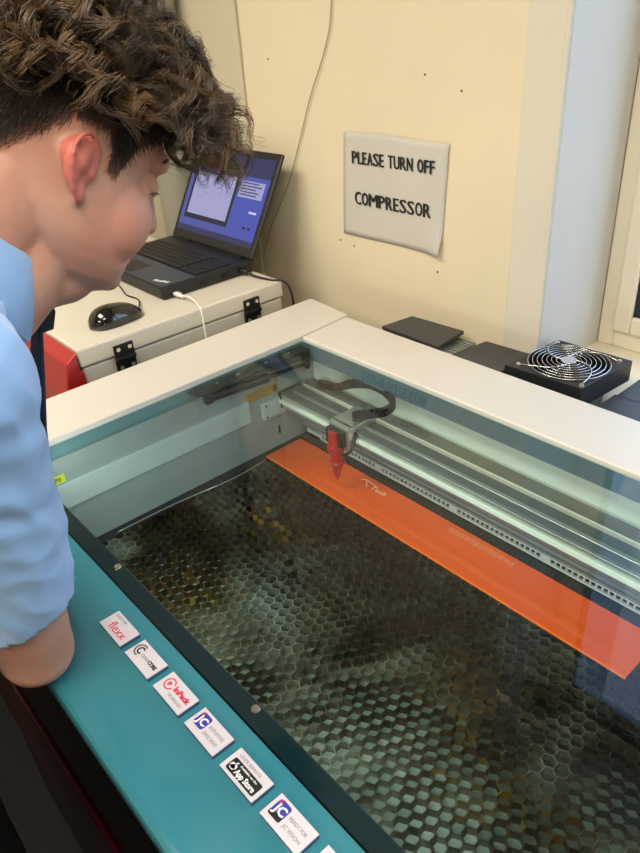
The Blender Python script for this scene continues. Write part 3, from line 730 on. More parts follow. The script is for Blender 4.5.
for k in range(8):
    rr = .014+k*.0086; dz = -.0025*(k/7)**2
    q.tube([(fcx+rr*math.cos(2*PI*i/40), fcy+rr*math.sin(2*PI*i/40), gz+dz) for i in range(41)], .00095, n=6, cap=False)
for k in range(4):
    a0 = math.radians(45+90*k+8); pth = []
    for s_ in range(16):
        t = s_/15; rr = .010+t*.079; aa = a0+(1-t)*1.3-.0; pth.append((fcx+rr*math.cos(aa-.15), fcy+rr*math.sin(aa-.15), gz+.0018-.006*max(0,(t-.75)/.25)))
    q.tube(pth, .0013, n=6)
q.build('fan_grille', M['chrome'], FN, smooth=True)
MB().cyl((fcx, fcy, gz-.001), .0145, .003, n=28).build('grille_hub', M['hubl'], FN)
for k in range(4):
    a0 = math.radians(45+90*k); MB().cyl((fcx+.0925*math.cos(a0), fcy+.0925*math.sin(a0), ft), .0048, .0028, n=14, r2=.0038).build('grille_screw', M['chrome'], FN)

# ------------------------------------------------------------------ small laser engraver (white lid, red body) carrying the laptop
BX0, BX1, BY0, BY1, BT = -1.985, -1.287, .447, .968, .052
EG = thing('tabletop_engraver', (-1.6, .7, FZ), 'white lidded machine with red front and black hinges under the laptop', 'machine')
q = MB().box(BX0, BX1, BY0, BY1, BT-.040, BT); q.build('lid', M['boxcream'], EG, bevel=.005, seg=3)
q = MB().box(BX0+.004, BX1-.004, BY0+.004, BY1-.004, -.30, BT-.0435)
tag(q.build('body_shell', M['boxcream'], EG, bevel=.004), 'cream body shell')
q = MB(); q.loft([[(x, BY0-.003, BT-.004), (x, BY0-.028, BT-.022), (x, BY0-.045, BT-.10), (x, BY0-.045, -.30), (x, BY0+.0035, -.30), (x, BY0+.0035, BT-.045), (x, BY0-.003, BT-.045)][::-1] for x in (BX0+.004, BX1+.002)])
tag(q.build('front_cover', M['redbox'], EG, bevel=.004), 'red curved front cover')
q = MB().box(BX0+.03, BX1-.03, BY0+.03, BY1-.02, FZ, -.30); tag(q.build('base_cabinet', M['slab'], EG, bevel=.004), 'dark stand')
for (y0, y1) in ((.520,.564),(.850,.894)):
    q = MB(); q.box(BX1, BX1+.004, y0, y1, BT-.042, BT-.017); q.box(BX1-.003, BX1+.004, y0, y1, BT-.080, BT-.052); q.tube([(BX1+.004, y0, BT-.047), (BX1+.004, y1, BT-.047)], .006, n=14)
    hg = tag(q.build('hinge', M['blackp'], EG, bevel=.0008), 'black metal hinge')
    for (yy, zz) in ((y0+.009, BT-.026),(y1-.009, BT-.026),(y0+.009, BT-.066),(y1-.009, BT-.066)): MB().cyl((BX1+.004, yy, zz), .0045, .0018, n=16, axis='x').build('hinge_screw', M['screw'], hg)

# ------------------------------------------------------------------ laptop
LX1 = -1.392; LX0 = LX1-.372; LY0 = .706; LY1 = .962; LB = BT+.002; LT = BT+.030
LP = thing('laptop', ((LX0+LX1)/2, (LY0+LY1)/2, BT), 'open black laptop showing a blue and lilac software window', 'laptop')
q = MB(); q.prism([(LX0+.004,LY0),(LX1-.004,LY0),(LX1,LY0+.006),(LX1,LY1),(LX0,LY1),(LX0,LY0+.006)], LB, LT)
lb_ = q.build('laptop_base', M['lap'], LP, bevel=.003)
for (x, y) in ((LX0+.03,LY0+.02),(LX1-.03,LY0+.02),(LX0+.03,LY1-.02),(LX1-.03,LY1-.02)): MB().cyl((x,y,BT), .008, .003, n=14).build('rubber_foot', M['blackp'], lb_)
MB().prism([(LX0+.008,LY0+.004),(LX1-.008,LY0+.004),(LX1-.006,LY0+.095),(LX0+.006,LY0+.095)], LT, LT+.0008).build('palm_rest', M['palm'], LP)
MB().box(LX0+.012, LX1-.008, LY0+.098, LY1-.028, LT-.0, LT+.0006).build('keyboard_deck', M['lap'], LP)
q = MB(); ky0 = LY0+.102; kx0 = LX0+.016; random.seed(1)
rowsk = [('b',)]
layout = [[1.6,1,1,6.1,1,1,1,1.2],[2.2]+[1]*10+[2.1],[1.8]+[1]*11+[1.6],[1.5]+[1]*12+[1],[1]*13+[1.8],[1]*15]
for r_i, rw in enumerate(layout):
    y = ky0 + r_i*.0183; kh = .0160 if r_i < 5 else .010; tot = sum(rw); x = kx0; un = .262/tot
    for wv in rw:
        q.box(x+.0010, x+wv*un-.0010, y, y+kh, LT+.0006, LT+.0030); x += wv*un
    x = kx0+.268
    for c_ in range(4):
        q.box(x+.0010, x+.0168, y, y+kh, LT+.0006, LT+.0030); x += .0183
q.build('keyboard', M['key'], LP, bevel=.0008, seg=1)
q = MB(); 
MB().prism([(LX0+.12,LY0+.012),(LX0+.205,LY0+.012),(LX0+.205,LY0+.072),(LX0+.12,LY0+.072)], LT+.0008, LT+.0012).build('touchpad', M['lap'], LP)
text_mb('ThinkPad', .014, Matrix.Translation((LX1-.066, LY0+.014, LT+.0010)) @ Matrix.Rotation(math.radians(18), 4, 'Z'), width=.046, bold=.0002).build('palm_logo', M['whiteink'], LP)
MB().box(LX1-.0005, LX1+.0008, LY0+.10, LY0+.115, LB+.008, LB+.016).build('side_port', M['blackp'], lb_)
MB().box(LX1-.0005, LX1+.0008, LY0+.16, LY0+.18, LB+.006, LB+.018).build('side_port', M['blackp'], lb_)
# screen part: hinged at the back, leaning towards the wall
piv = Vector((0, LY1-.006, LT-.002)); top = Vector((0, 1.086, .308)); dirv = (top-piv); SL = dirv.length; ang = math.atan2(dirv.y, dirv.z)
scm = Matrix.Translation(Vector(((LX0+LX1)/2, piv.y, piv.z))) @ Matrix.Rotation(-ang, 4, 'X')   # local: x right, y into the lid, z up the lid
hwx = .186
q = MB(); q.box(-hwx, hwx, 0, .009, .004, SL); q.xf(scm); sc = q.build('screen_lid', M['lap'], LP, bevel=.004, seg=3)
for a_ in (-.15, .09):
    q = MB(); q.tube([(a_,0.002,0),(a_+.06,0.002,0)], .007, n=14); q.xf(scm); q.build('screen_hinge', M['blackp'], sc)
dx0, dx1, dz0, dz1 = -hwx+.015, hwx-.015, .028, SL-.018
q = MB()
def R_(u0, u1, v0, v1, mi, dep):   # fractions of the display, v from the top
    q.box(dx0+(dx1-dx0)*u0, dx0+(dx1-dx0)*u1, -dep, 0, dz1-(dz1-dz0)*v1, dz1-(dz1-dz0)*v0, mi)
R_(0,1,0,1, 0, .0004); R_(0,1,0,.10, 1, .0006); R_(0,1,.10,.22, 1, .0007); R_(.05,.64,.24,.84, 3, .0008); R_(.08,.61,.25,.78, 2, .0010)
R_(.66,1,.24,.92, 5, .0008); R_(.67,.96,.27,.46, 2, .0010); R_(0,1,.93,1, 1, .0008)
for k in range(5): R_(.69,.69+(.20,.24,.18,.22,.2)[k], .285+k*.034, .298+k*.034, 1, .0012)
R_(.86,.95,.60,.625, 4, .0012); R_(.84,.87,.78,.81, 3, .0012); R_(.90,.93,.78,.81, 3, .0012)
q.xf(scm); q.build('display', [S_BG, S_DK, S_WH, S_GR, S_TX, S_PA], sc)
# cables and mouse
w = MB(); w.tube(bez([(LX1-.002,.925,BT+.012),(LX1+.02,.93,BT+.012)],4), .0065, n=12); w.tube(bez([(LX1+.018,.93,BT+.012),(LX1+.045,.935,BT+.006),(LX1+.09,.950,BT+.002),(LX1+.11,.964,BT+.001),(LX1+.119,.978,BT-.020),(LX1+.121,.985,BT-.08),(LX1+.122,.990,-.2),(LX1+.122,.992,-.7)]), .0027, n=8)
single('charger_cable', w, M['cableb'], 'black charger cable plugged into the back right of the laptop', 'cable', smooth=True)
w = MB(); w.box(LX1+.001, LX1+.020, .732, .744, BT+.006, BT+.014); w.tube([(LX1+.018,.738,BT+.010),(LX1+.034,.738,BT+.010)], .0042, n=10)
w.tube(bez([(LX1+.03,.738,BT+.010),(LX1+.055,.742,BT+.013),(LX1+.085,.741,BT+.006),(-1.289,.736,BT+.003),(-1.276,.732,BT-.004),(-1.268,.728,-.03),(-1.262,.72,-.10),(-1.26,.70,-.5)]), .0021, n=8)
single('usb_cable', w, M['cablew'], 'white usb cable plugged into the right side of the laptop', 'cable', smooth=True)
MS = thing('computer_mouse', (-1.372,.590,BT), 'glossy black computer mouse in front of the laptop', 'mouse')
q = MB(); rings = []; ML = .126; axd = Vector((.0, 1, 0)); 
mrot = Matrix.Translation((-1.368,.576,BT+.0006)) @ Matrix.Rotation(math.radians(3), 4, 'Z')
for k in range(21):
    t = -1+2*k/20; tt = max(-.999, min(.999, t)); w_ = .0345*(1-abs(tt)**3.2)**.5*(1-.10*tt); h_ = .037*(1-abs(tt)**2.6)**.6*(1-.22*tt)
    w_ = max(w_, .002); h_ = max(h_, .002); rg = []
    for i in range(20):
        a = 2*PI*i/20; cx = math.cos(a); sz = math.sin(a); xx = w_*math.copysign(abs(cx)**.8, cx)
        rg.append((xx, t*ML/2, (h_*abs(sz)**.75 if sz > 0 else -0.0)+.001))
    rings.append(rg)
q.loft(rings); q.xf(mrot); q.build('mouse_shell', M['mouse'], MS, smooth=True)
q = MB(); q.cyl((-.0035,.030,.0225), .0085, .007, n=18, axis='x'); q.xf(mrot); q.build('scroll_wheel', M['chain'], MS)
w = MB(); e0 = mrot @ Vector((0,.058,.008)); w.tube(bez([e0, (-1.44,.668,BT+.004),(-1.50,.668,BT+.002),(-1.60,.690,BT+.002),(-1.72,.66,BT+.002),(-1.80,.72,BT+.002),(-1.80,.90,BT+.002)]), .0017, n=7)
w.build('mouse_cable', M['cableb'], MS, smooth=True)
#PERSON
# ------------------------------------------------------------------ the boy leaning over the machine
HC = Vector((-.631, .239, .503)); HM = Matrix.Translation(HC) @ Matrix.Rotation(math.radians(-1), 4, 'Z') @ Matrix.Rotation(math.radians(-33), 4, 'X')
HI = HM.inverted()
PN = thing('person', (-.70, -.14, FZ), 'boy with curly brown hair and light blue shirt leaning over the laser cutter', 'person')
head = [(-.094,.020,.064,.026),(-.089,.036,.073,.012),(-.080,.049,.078,-.002),(-.067,.058,.080,-.018),(-.052,.064,.080,-.034),(-.035,.067,.079,-.052),(-.010,.068,.075,-.072),
        (.015,.070,.071,-.086),(.040,.072,.077,-.095),(.065,.072,.077,-.098),(.088,.067,.068,-.092),(.107,.055,.050,-.074),(.121,.036,.026,-.050),(.129,.012,.0,-.024)]
rings = []
for (z, w_, yf, yb) in head:
    yc = (yf+yb)/2; hy = (yf-yb)/2; rg = []
    for i in range(40):
        a = 2*PI*i/40; c, s_ = math.cos(a), math.sin(a); ex = 2/2.25
        y = yc + hy*math.copysign(abs(s_)**ex, s_); x = w_*math.copysign(abs(c)**ex, c)
        if z < .03 and y > .035: x *= 1-.05*min(1, (y-.035)/.045)      # face narrows forward
        rg.append((x, y, z))
    rings.append(rg)
hb_ = MB(); hb_.loft(rings)
# brow, nose, cheeks, lips, chin, lids
hb_.cap((-.040,.066,.034), (.040,.066,.034), .011, .011)
hb_.cap((0,.076,.022), (0,.094,-.018), .0075, .0105); hb_.ell((.009,.086,-.022), (.0075,.009,.007)); hb_.ell((-.009,.086,-.022), (.0075,.009,.007))
for s_ in (1,-1):
    hb_.ell((.036*s_,.045,-.026), (.0305,.034,.040)); hb_.ell((.0295*s_,.0625,.0185), (.0145,.0120,.0085))
hb_.cap((-.019,.077,-.048), (.019,.077,-.048), .0048, .0048); hb_.ell((0,.083,-.0475), (.013,.0065,.005)); hb_.ell((0,.082,-.0575), (.014,.0070,.0055))
hb_.ell((0,.072,-.078), (.020,.014,.014)); hb_.cap((.030,.0,-.078), (.012,.060,-.082), .013, .012); hb_.cap((-.030,.0,-.078), (-.012,.060,-.082), .013, .012)
for s_ in (1,-1):   # upper and lower eyelids
    hb_.tube(bez([(.017*s_,.070,.013),(.027*s_,.0745,.0150),(.038*s_,.0715,.0135),(.046*s_,.062,.011)],6), .0045, n=8)
    hb_.tube(bez([(.017*s_,.071,.014),(.028*s_,.077,.0085),(.040*s_,.072,.008),(.047*s_,.063,.013)],6), .0026, n=8)
# ears: helix rim, antihelix, bowl, tragus, lobe
for s_ in (1,-1):
    tilt = Matrix.Translation((.0695*s_, -.005, -.001)) @ Matrix.Scale(.86, 4) @ Matrix.Rotation(math.radians(16*s_), 4, 'Z') @ Matrix.Rotation(math.radians(14), 4, 'X')
    E_ = MB()
    outer = [(.004,.013,-.004),(.006,.014,.012),(.009,.012,.024),(.012,.002,.0315),(.014,-.011,.029),(.015,-.0185,.016),(.014,-.0185,.002),(.012,-.013,-.013),(.009,-.006,-.024),(.006,.000,-.029),(.003,.006,-.024)]
    E_.tube(bez([(p_[0]*s_, p_[1], p_[2]) for p_ in outer], 5), .0031, n=10)
    E_.tube(bez([(p_[0]*s_, p_[1], p_[2]) for p_ in ((.009,.004,.021),(.010,-.007,.016),(.010,-.0105,.004),(.009,-.007,-.009))], 5), .0027, n=10)
    E_.ell((.005*s_, -.005, .004), (.0035,.016,.026)); E_.ell((.007*s_, -.002, -.021), (.0035,.0075,.0095)); E_.ell((.006*s_, .009, -.004), (.004,.0045,.006))
    E_.cap((0,-.004,.010), (.004*s_,-.006,.006), .016, .012)
    E_.xf(tilt); hb_.v += [v for v in E_.v]; o = len(hb_.v)-len(E_.v); hb_.f += [tuple(i+o for i in q_) for q_ in E_.f]; hb_.mi += E_.mi
for v in hb_.v:
    if v.y > 0: v.y *= 1.10
hb_.xf(HM)
B_ = hb_
NK = Vector((-.640, .125, .425))
B_.cap(HM @ Vector((0,-.030,-.020)), NK, .056, .058, n=28); B_.cap(HM @ Vector((0,.010,-.062)), Vector((-.639,.155,.410)), .046, .056, n=28); B_.cap(HM @ Vector((0,.035,-.082)), Vector((-.640,.172,.424)), .036, .046, n=28)
# trunk
B_.cap((-.640,.090,.375), (-.655,.040,.25), .080, .095); B_.cap((-.70,.045,.28), (-.60,.045,.28), .092, .092); B_.cap((-.745,.075,.380), (-.535,.075,.380), .052, .052)
B_.cap((-.665,.035,.24), (-.705,-.06,.04), .092, .088); B_.cap((-.76,-.08,-.03), (-.68,-.08,-.03), .086, .086); B_.cap((-.74,-.05,.06),(-.68,-.05,.06),.080,.080)
SR = Vector((-.520,.085,.378)); ER = Vector((-.600,.086,.046)); WR = Vector((-.775,.128,.034))
SL_ = Vector((-.765,.075,.375)); EL = Vector((-.870,.015,.105)); WL = Vector((-.905,.030,-.09))
for (s_, e_, w_) in ((SR,ER,WR),(SL_,EL,WL)):
    B_.cap(s_, e_, .046, .0375, n=24); B_.cap(e_, e_.lerp(w_, .45), .0385, .036, n=24); B_.cap(e_.lerp(w_, .45), w_, .036, .0235, n=24)
# hands: palm, four fingers of unequal length, thumb from the side of the palm
def hand(w_, fw, up, side):
    fw = fw.normalized(); up = (up - fw*up.dot(fw)).normalized(); sd = fw.cross(up)*side
    P_ = lambda a, b, c: w_ + fw*a + sd*b + up*c
    for b in (-.022,-.007,.008,.022): B_.cap(P_(.004,b*.55,0), P_(.068,b,.002), .0125, .0105, n=14)
    for b, L1, L2, L3, r_ in ((-.025,.030,.019,.016,.0078),(-.008,.036,.023,.018,.0083),(.009,.033,.021,.018,.008),(.025,.026,.016,.015,.0070)):
        p0 = P_(.070,b,.002); p1 = p0+fw*L1+up*.004; p2 = p1+fw*L2*.93-up*L2*.35; p3 = p2+fw*L3*.75-up*L3*.6
        B_.cap(p0,p1,r_,r_*.95,n=12); B_.cap(p1,p2,r_*.95,r_*.88,n=12); B_.cap(p2,p3,r_*.88,r_*.75,n=12)
    t0 = P_(.018,-.022,-.002); t1 = P_(.045,-.042,-.006); t2 = P_(.066,-.050,-.010)
    B_.cap(t0,t1,.0125,.0098,n=12); B_.cap(t1,t2,.0098,.008,n=12)
hand(Vector((-.790,.130,.030)), Vector((-1,.16,-.06)), Vector((0,0,1)), -1)
hand(WL, Vector((-.10,.02,-1)), Vector((-1,0,0)), 1)
# legs and feet
for (hx_, kx, ax) in ((-.680,-.690,-.70),(-.765,-.79,-.80)):
    B_.cap((hx_,-.085,-.07), (kx,-.075,-.50), .070, .047, n=24); B_.cap((kx,-.075,-.50), (kx,-.105,-.66), .046, .046, n=24); B_.cap((kx,-.105,-.66), (ax,-.130,-.925), .045, .030, n=24)
    B_.cap((ax,-.150,-.955), (ax,-.04,-.965), .032, .026, n=18)
raw = B_.build('body', M['skin'], PN)
rm = raw.modifiers.new('remesh', 'REMESH'); rm.mode = 'VOXEL'; rm.voxel_size = .0024; rm.use_smooth_shade = True
sm = raw.modifiers.new('smooth', 'SMOOTH'); sm.factor = .5; sm.iterations = 9
me = evalmesh(raw); old = raw.data; raw.modifiers.clear(); raw.data = me; me.name = 'body'; bpy.data.meshes.remove(old)
ORG = WORLD['person']
nv = len(me.vertices); fl = [0.0]*nv; loc_ = [None]*nv
for i, v in enumerate(me.vertices):
    p_ = v.co + ORG
    if p_.z < .34: continue
    l_ = HI @ p_; loc_[i] = l_
    ck = math.exp(-(((abs(l_.x)-.055)/.022)**2 + ((l_.y-.055)/.028)**2 + ((l_.z+.028)/.026)**2))*.28
    er = .75 if (abs(l_.x) > .0715 and -.035 < l_.y < .018 and -.035 < l_.z < .045) else 0
    lp = .6 if (abs(l_.x) < .020 and l_.y > .083 and -.064 < l_.z < -.043) else 0
    fl[i] = min(1, max(ck, er, lp))
at = me.attributes.new('flush', 'FLOAT', 'POINT'); at.data.foreach_set('value', fl)
me.materials.clear(); me.materials.append(M['skin'])
# eyes
for s_ in (1,-1):
    q = MB(); q.ell((0,0,0), (.0115,.0115,.0115), n=20, m=14); q.xf(HM @ Matrix.Translation((.0290*s_, .0640, .0110)))
    eo = q.build('eye', M['eye'], PN, smooth=True)
    q = MB(); q.ell((0,.0092,-.004), (.0056,.0030,.0056), n=16, m=8); q.xf(HM @ Matrix.Translation((.0290*s_, .0640, .0110))); q.build('iris', M['iris'], eo, smooth=True)
# ------------------------------------------------------------------ hair
def lerp_tab(tab, x):
    if x <= tab[0][0]: return tab[0][1]
    for (a, va), (b, vb) in zip(tab, tab[1:]):
        if x <= b: return va+(vb-va)*(x-a)/(b-a)
    return tab[-1][1]
HL = [(-.10,-.055),(-.075,-.042),(-.045,.000),(-.030,.018),(-.02,.030),(.010,.031),(.015,.022),(.019,.002),(.030,.001),(.036,.020),(.045,.036),(.060,.046),(.074,.054)]
def hair_mask(l_):
    if l_ is None: return False
    if abs(l_.x) > .0755 and l_.z < .05: return False
    return l_.z > lerp_tab(HL, l_.y) + .0015*noise.noise(l_*90)
vid = {}; sv_ = []; sf_ = []; roots = []; sfade = []
for p in me.polygons:
    if all(loc_[i] is not None and hair_mask(loc_[i]) for i in p.vertices):
        f_ = []
        for i in p.vertices:
            if i not in vid:
                vid[i] = len(sv_); l_ = loc_[i]
                hgt = max(0, min(1, (l_.z-lerp_tab(HL, l_.y))/.020)); sfade.append(hgt); th = .0004 + .0008*hgt + .007*max(0, min(1, (l_.z-.05)/.04))
                sv_.append(me.vertices[i].co + ORG + me.vertices[i].normal*th)
            f_.append(vid[i])
        sf_.append(tuple(f_)); roots.append((HI @ (p.center+ORG), (HI.to_3x3() @ p.normal).normalized()))
hr = MB().add(sv_, sf_).build('short_hair', M['scalp'], PN, smooth=True)
at = hr.data.attributes.new('fade', 'FLOAT', 'POINT'); at.data.foreach_set('value', sfade)
class Strands:
    def __init__(s): s.v = []; s.f = []; s.t = []
    def add(s, pts, r, tone):
        n = len(pts); o = len(s.v); up = Vector((.3,.5,.8))
        for k, p_ in enumerate(pts):
            t = (pts[min(k+1,n-1)]-pts[max(k-1,0)]).normalized(); a = t.cross(up)
            a = a.normalized() if a.length > 1e-5 else t.orthogonal().normalized(); b = t.cross(a); rr = r*(1-.75*(k/(n-1))**2)
            s.v += [p_+a*rr, p_-a*rr*.5+b*rr*.87, p_-a*rr*.5-b*rr*.87]
        for k in range(n-1):
            for i in range(3): j = (i+1) % 3; s.f.append((o+k*3+i, o+k*3+j, o+k*3+3+j, o+k*3+3+i)); s.t.append(tone)
    def build(s, name, m, parent):
        mb = MB(); mb.v = [HM @ v for v in s.v]; mb.f = s.f; mb.mi = [0]*len(s.f)
        o = mb.build(name, m, parent, smooth=True); a = o.data.attributes.new('tone', 'FLOAT', 'FACE'); a.data.foreach_set('value', s.t); return o
random.seed(21)
short = [r_ for r_ in roots if r_[0].z < .085 and r_[0].x > -.02]
S1 = Strands()
for (c, n_) in random.sample(short, min(len(short), 6500)):
    if random.random() > .25 + (c.z-lerp_tab(HL, c.y))/.02: continue
    d_ = (Vector((0,-.35,-.9))*(1 if c.y < .02 else .9) + n_*.35 + Vector((random.gauss(0,.2),random.gauss(0,.3),random.gauss(0,.2))))
    if c.y > .03: d_ += Vector((0,.5,0))
    d_ = (d_ - n_*min(0, d_.dot(n_))).normalized(); L_ = (.004+.012*max(0,min(1,(c.z-.0)/.07)))*random.uniform(.7,1.3)
    S1.add([c + n_*.0005, c + d_*L_*.5 + n_*.0010, c + d_*L_ + n_*.0012], .00028, random.random()**1.5*.8)
S1.build('side_hair', M['hairs'], PN)
S2 = Strands()
# scattered top roots (farthest-ish sampling)
tops = [r_ for r_ in roots if r_[0].z > .066 and r_[1].z > -.2]
random.shuffle(tops); cl = []
for c, n_ in tops[:5000]:
    dmin = .0072 if c.x > -.03 else .011
    if all((c-k[0]).length > dmin for k in cl): cl.append((c, n_))
    if len(cl) > 620: break
for (c, n_) in cl:
    front = max(0, min(1, (c.y-.005)/.06)); side = max(0, min(1, abs(c.x)/.06))
    L_ = (.062 + .030*front)*random.uniform(.8,1.2); turns = random.uniform(1.1,2.2); rad = random.uniform(.007,.0125); ph = random.uniform(0,2*PI); tw = random.choice((-1,1))
    fwd = Vector((random.gauss(0,.35), .8 + .4*front, 0)); g = Vector((math.copysign(.25*side, c.x), .45*front - .05, -1.0))
    base = .06 + .85*random.random()**1.4
    cen = []; p_ = c.copy(); N_ = 18
    for k in range(N_):
        t = k/(N_-1); dd = (n_*(1.25*(1-t)**1.4) + fwd*(.5+.4*(1-t)) + g*(.10+.95*t)).normalized(); cen.append(p_.copy()); p_ = p_ + dd*L_/N_
        # keep off the skull
        q_ = Vector((p_.x/.078, (p_.y+.010)/.096, (p_.z-.04)/.098)); 
        if q_.length < 1.06: q_ = q_.normalized()*1.06; p_ = Vector((q_.x*.078, q_.y*.096-.010, q_.z*.098+.04))
    ns = 22 if c.x > -.035 else 9
    for s_ in range(ns):
        jr = Vector((random.gauss(0,.0017),random.gauss(0,.0017),random.gauss(0,.0017))); jp = random.gauss(0,.16); jl = random.uniform(.86,1.08); fr = random.random() < .06
        pts = []
        for k in range(N_):
            t = k/(N_-1)*jl; kk = min(N_-1, int(t*(N_-1))); cc = cen[kk] if kk >= N_-1 else cen[kk].lerp(cen[kk+1], t*(N_-1)-kk)
            tg = (cen[min(kk+1,N_-1)]-cen[max(kk-1,0)]).normalized(); a = tg.orthogonal().normalized(); b = tg.cross(a)
            th = ph+jp+tw*2*PI*turns*t; rr = rad*min(1, t*2.4)*(1.25 if fr else 1)
            pts.append(cc + (a*math.cos(th)+b*math.sin(th))*rr + jr*(.35+t*(1.8 if fr else .9)))
        S2.add(pts, random.uniform(.00034,.00052), max(0, min(1, base*random.uniform(.6,1.2)+.12*front)))
S2.build('curly_hair', M['hair'], PN)
# eyebrow and lashes on the visible side
S3 = Strands()
for s_ in (1,-1):
    S3 = Strands()
    for k in range(70):
        t = k/69; c = Vector(((.018+.034*t)*s_, .0865-.016*t*t, .035+.004*math.sin(t*PI)+random.uniform(-.002,.002)))
        S3.add([c, c+Vector((.004*s_,.0012,.0012)), c+Vector((.007*s_,-.0005,.0010))], .0003, .3)
    S3.build('eyebrow', M['hairs'], PN); S3 = Strands()
    for k in range(26):
        t = k/25; c = Vector(((.020+.025*t)*s_, .0830-.012*t*t, .009)); S3.add([c, c+Vector((.001*s_,.004,-.0010)), c+Vector((.002*s_,.0075,.0010))], .00025, .05)
    S3.build('eyelashes', M['hairs'], PN)
# ------------------------------------------------------------------ clothes
def garment(mb, name, m, voxel, it, fold, cuts, thick=.0016, seed=0.0, fscale=16):
    o = mb.build(name, m, PN); r1 = o.modifiers.new('r', 'REMESH'); r1.mode = 'VOXEL'; r1.voxel_size = voxel; r1.use_smooth_shade = True
    s1 = o.modifiers.new('s', 'SMOOTH'); s1.factor = .5; s1.iterations = it
    me_ = evalmesh(o); od = o.data; o.modifiers.clear(); o.data = me_; me_.name = name; bpy.data.meshes.remove(od); me_.materials.clear(); me_.materials.append(m)
    nm_ = [v.normal.copy() for v in me_.vertices]; cs_ = [v.co.copy() for v in me_.vertices]
    cs_ = [c_ + n_*fold(c_+ORG) for c_, n_ in zip(cs_, nm_)]
    me_.vertices.foreach_set('co', [x for c_ in cs_ for x in c_]); me_.update()
    bm = bmesh.new(); bm.from_mesh(me_)
    for (pt, nn) in cuts:
        dead = [f_ for f_ in bm.faces if (f_.calc_center_median()+ORG-pt[0]).dot(nn) > 0 and (f_.calc_center_median()+ORG-pt[0]).length < pt[1]]
        bmesh.ops.delete(bm, geom=dead, context='FACES')
    # straighten nothing further: weld loose
    loose = [v for v in bm.verts if not v.link_faces]; bmesh.ops.delete(bm, geom=loose, context='VERTS')
    bm.to_mesh(me_); bm.free()
    for p in me_.polygons: p.use_smooth = True
    s2 = o.modifiers.new('thickness', 'SOLIDIFY'); s2.thickness = thick; s2.offset = 1
    return o
HEM = SR.lerp(ER, .755)
T = MB()
T.cap((-.640,.090,.380), (-.655,.040,.25), .088, .106); T.cap((-.70,.050,.29), (-.60,.050,.29), .104, .104); T.cap((-.748,.078,.382), (-.532,.078,.382), .066, .066)
T.cap((-.665,.035,.24), (-.705,-.06,.04), .112, .108); T.cap((-.76,-.075,.00), (-.68,-.075,.00), .100, .100); T.cap((-.75,-.04,.08),(-.67,-.04,.08),.100,.100)
T.cap((-.68,.095,.405),(-.60,.095,.405),.068,.068); T.cap((-.645,.10,.40),(-.645,.152,.440),.072,.066)
axR = (ER-SR).normalized(); axL = (EL-SL_).normalized()
T.cap(SR+Vector((-.004,.0,.004)), HEM+axR*.045, .058, .0495, n=32); T.cap(SL_, SL_.lerp(EL,.78)+axL*.03, .062, .056, n=32)
def fold(w_):
    # long soft creases running down the sleeve, crossing ones at the armpit and waist
    n1 = noise.noise(Vector((w_.x*26, w_.y*26, w_.z*7)))*.0042 + noise.noise(Vector((w_.x*60+4, w_.y*60, w_.z*18)))*.0014
    n1 = n1*1.2 + (.35-abs(noise.noise(Vector((w_.x*15+2, w_.y*15, w_.z*4+w_.x*5))))*2)*.0055 + (.3-abs(noise.noise(Vector((w_.x*30, w_.y*30+w_.z*8, w_.z*14+7))))*2)*.003
    n2 = math.sin((w_.z*1.1 + w_.x*.9 + .25*noise.noise(w_*9))*58)*.0018*math.exp(-((w_.z-.30)/.07)**2)
    return n1+n2
shirt = garment(T, 'shirt', M['shirt'], .0036, 6, fold, [((HEM, .16), (axR+Vector((.26,.30,0))).normalized()), ((SL_.lerp(EL,.78), .12), axL), ((Vector((-.644,.140,.425)), .095), Vector((0,.7,.71)).normalized())])
# placket seam along the sleeve hem
def around(c, ax, r_, n=40, ref=Vector((0,1,0))):
    u_ = (ref-ax*ref.dot(ax)).normalized(); w_ = ax.cross(u_); return [c+(u_*math.cos(2*PI*i/n)+w_*math.sin(2*PI*i/n))*r_ for i in range(n)]
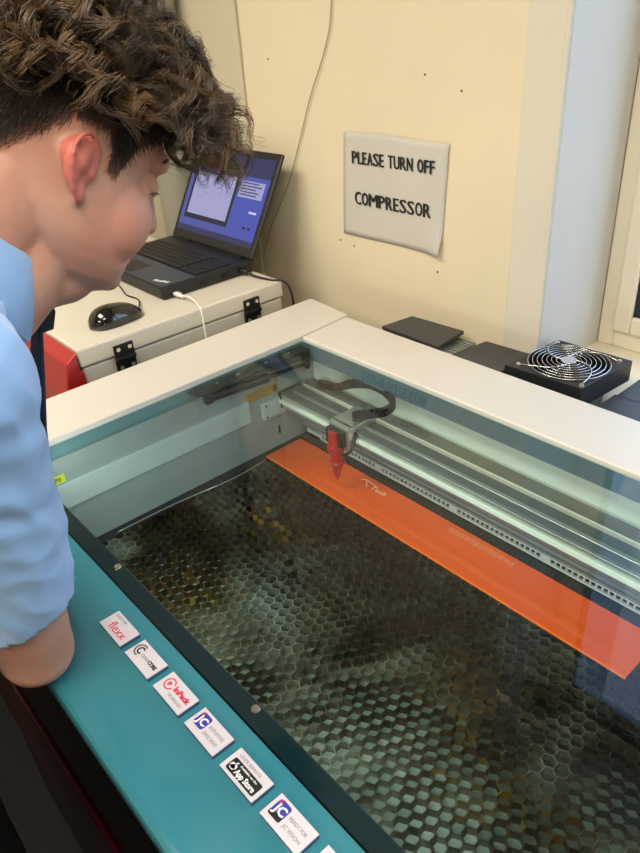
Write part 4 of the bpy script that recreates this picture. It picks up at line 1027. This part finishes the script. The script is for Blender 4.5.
# collar: stand plus folded fall, tilted with the neck
q = MB(); cc = Vector((-.643,.149,.449)); cax = Vector((0,.70,.71)).normalized(); n = 56; R3 = []
u_ = (Vector((0,1,0))-cax*cax.y).normalized(); w_ = cax.cross(u_)
prof_ = [(.066,-.012),(.062,.004),(.0595,.018),(.0610,.0225),(.0645,.020),(.072,.000),(.084,-.034),(.0825,-.0365),(.070,-.006)]
for (rr, h) in prof_:
    rg = []
    for i in range(n):
        a = math.radians(10) + (2*PI-math.radians(20))*i/(n-1)      # opening at the front
        k = math.cos(a)
        rg.append(cc + (u_*math.cos(a)*(1.0)+w_*math.sin(a)*1.0)*rr*(1+.02*math.sin(5*a)) + cax*(h - .010*max(0,k)*(1 if h < .0 else .4)))
    R3.append(rg)
q.loft(R3, closed=False, cap=False)
co = q.build('collar', M['shirt'], PN, smooth=True); s2 = co.modifiers.new('t', 'SOLIDIFY'); s2.thickness = .0015
# tie: knot and blade hanging straight down from the collar
q = MB(); kx, ky, kz = -.640, .198, .376
q.loft([[(kx-w2, ky-d2, z), (kx+w2, ky-d2, z), (kx+w2*.9, ky+d2, z), (kx-w2*.9, ky+d2, z)] for (z, w2, d2) in ((kz+.014,.015,.009),(kz,.016,.010),(kz-.018,.009,.006))])
q.loft([[(kx-w2, y-.002, z), (kx+w2, y-.002, z), (kx+w2, y+.002, z), (kx-w2, y+.002, z)] for (z, w2, y) in ((kz-.014,.010,.192),(.320,.016,.180),(.27,.021,.166),(.22,.026,.156),(.16,.030,.135),(.10,.033,.105),(.06,.034,.080),(.03,.003,.066))])
q.build('tie', M['navy'], PN, bevel=.0015)
# trousers and shoes
T = MB(); T.cap((-.765,-.08,-.02), (-.675,-.08,-.02), .097, .097)
for (hx_, kx, ax) in ((-.680,-.690,-.70),(-.765,-.79,-.80)):
    T.cap((hx_,-.085,-.07), (kx,-.075,-.50), .086, .064, n=24); T.cap((kx,-.075,-.50), (ax,-.125,-.915), .064, .052, n=24)
garment(T, 'trousers', M['trouser'], .007, 4, lambda w_: noise.noise(Vector((w_.x*20,w_.y*20,w_.z*8)))*.005, [((Vector((-.70,-.125,-.915)), .1), Vector((0,0,-1))), ((Vector((-.80,-.125,-.915)), .1), Vector((0,0,-1)))])
for ax in (-.70,-.80):
    q = MB(); RG = []
    for (y, w2, h) in ((-.205,.018,.05),(-.19,.034,.075),(-.15,.037,.085),(-.10,.038,.075),(-.05,.043,.055),(.0,.046,.045),(.03,.040,.036),(.048,.020,.025)):
        RG.append([(ax+w2*math.cos(PI*i/10), y, FZ+.003+h*math.sin(PI*i/10)**.8) for i in range(11)])
    q.loft(RG); sh_ = q.build('shoe', M['shoe'], PN, smooth=True)
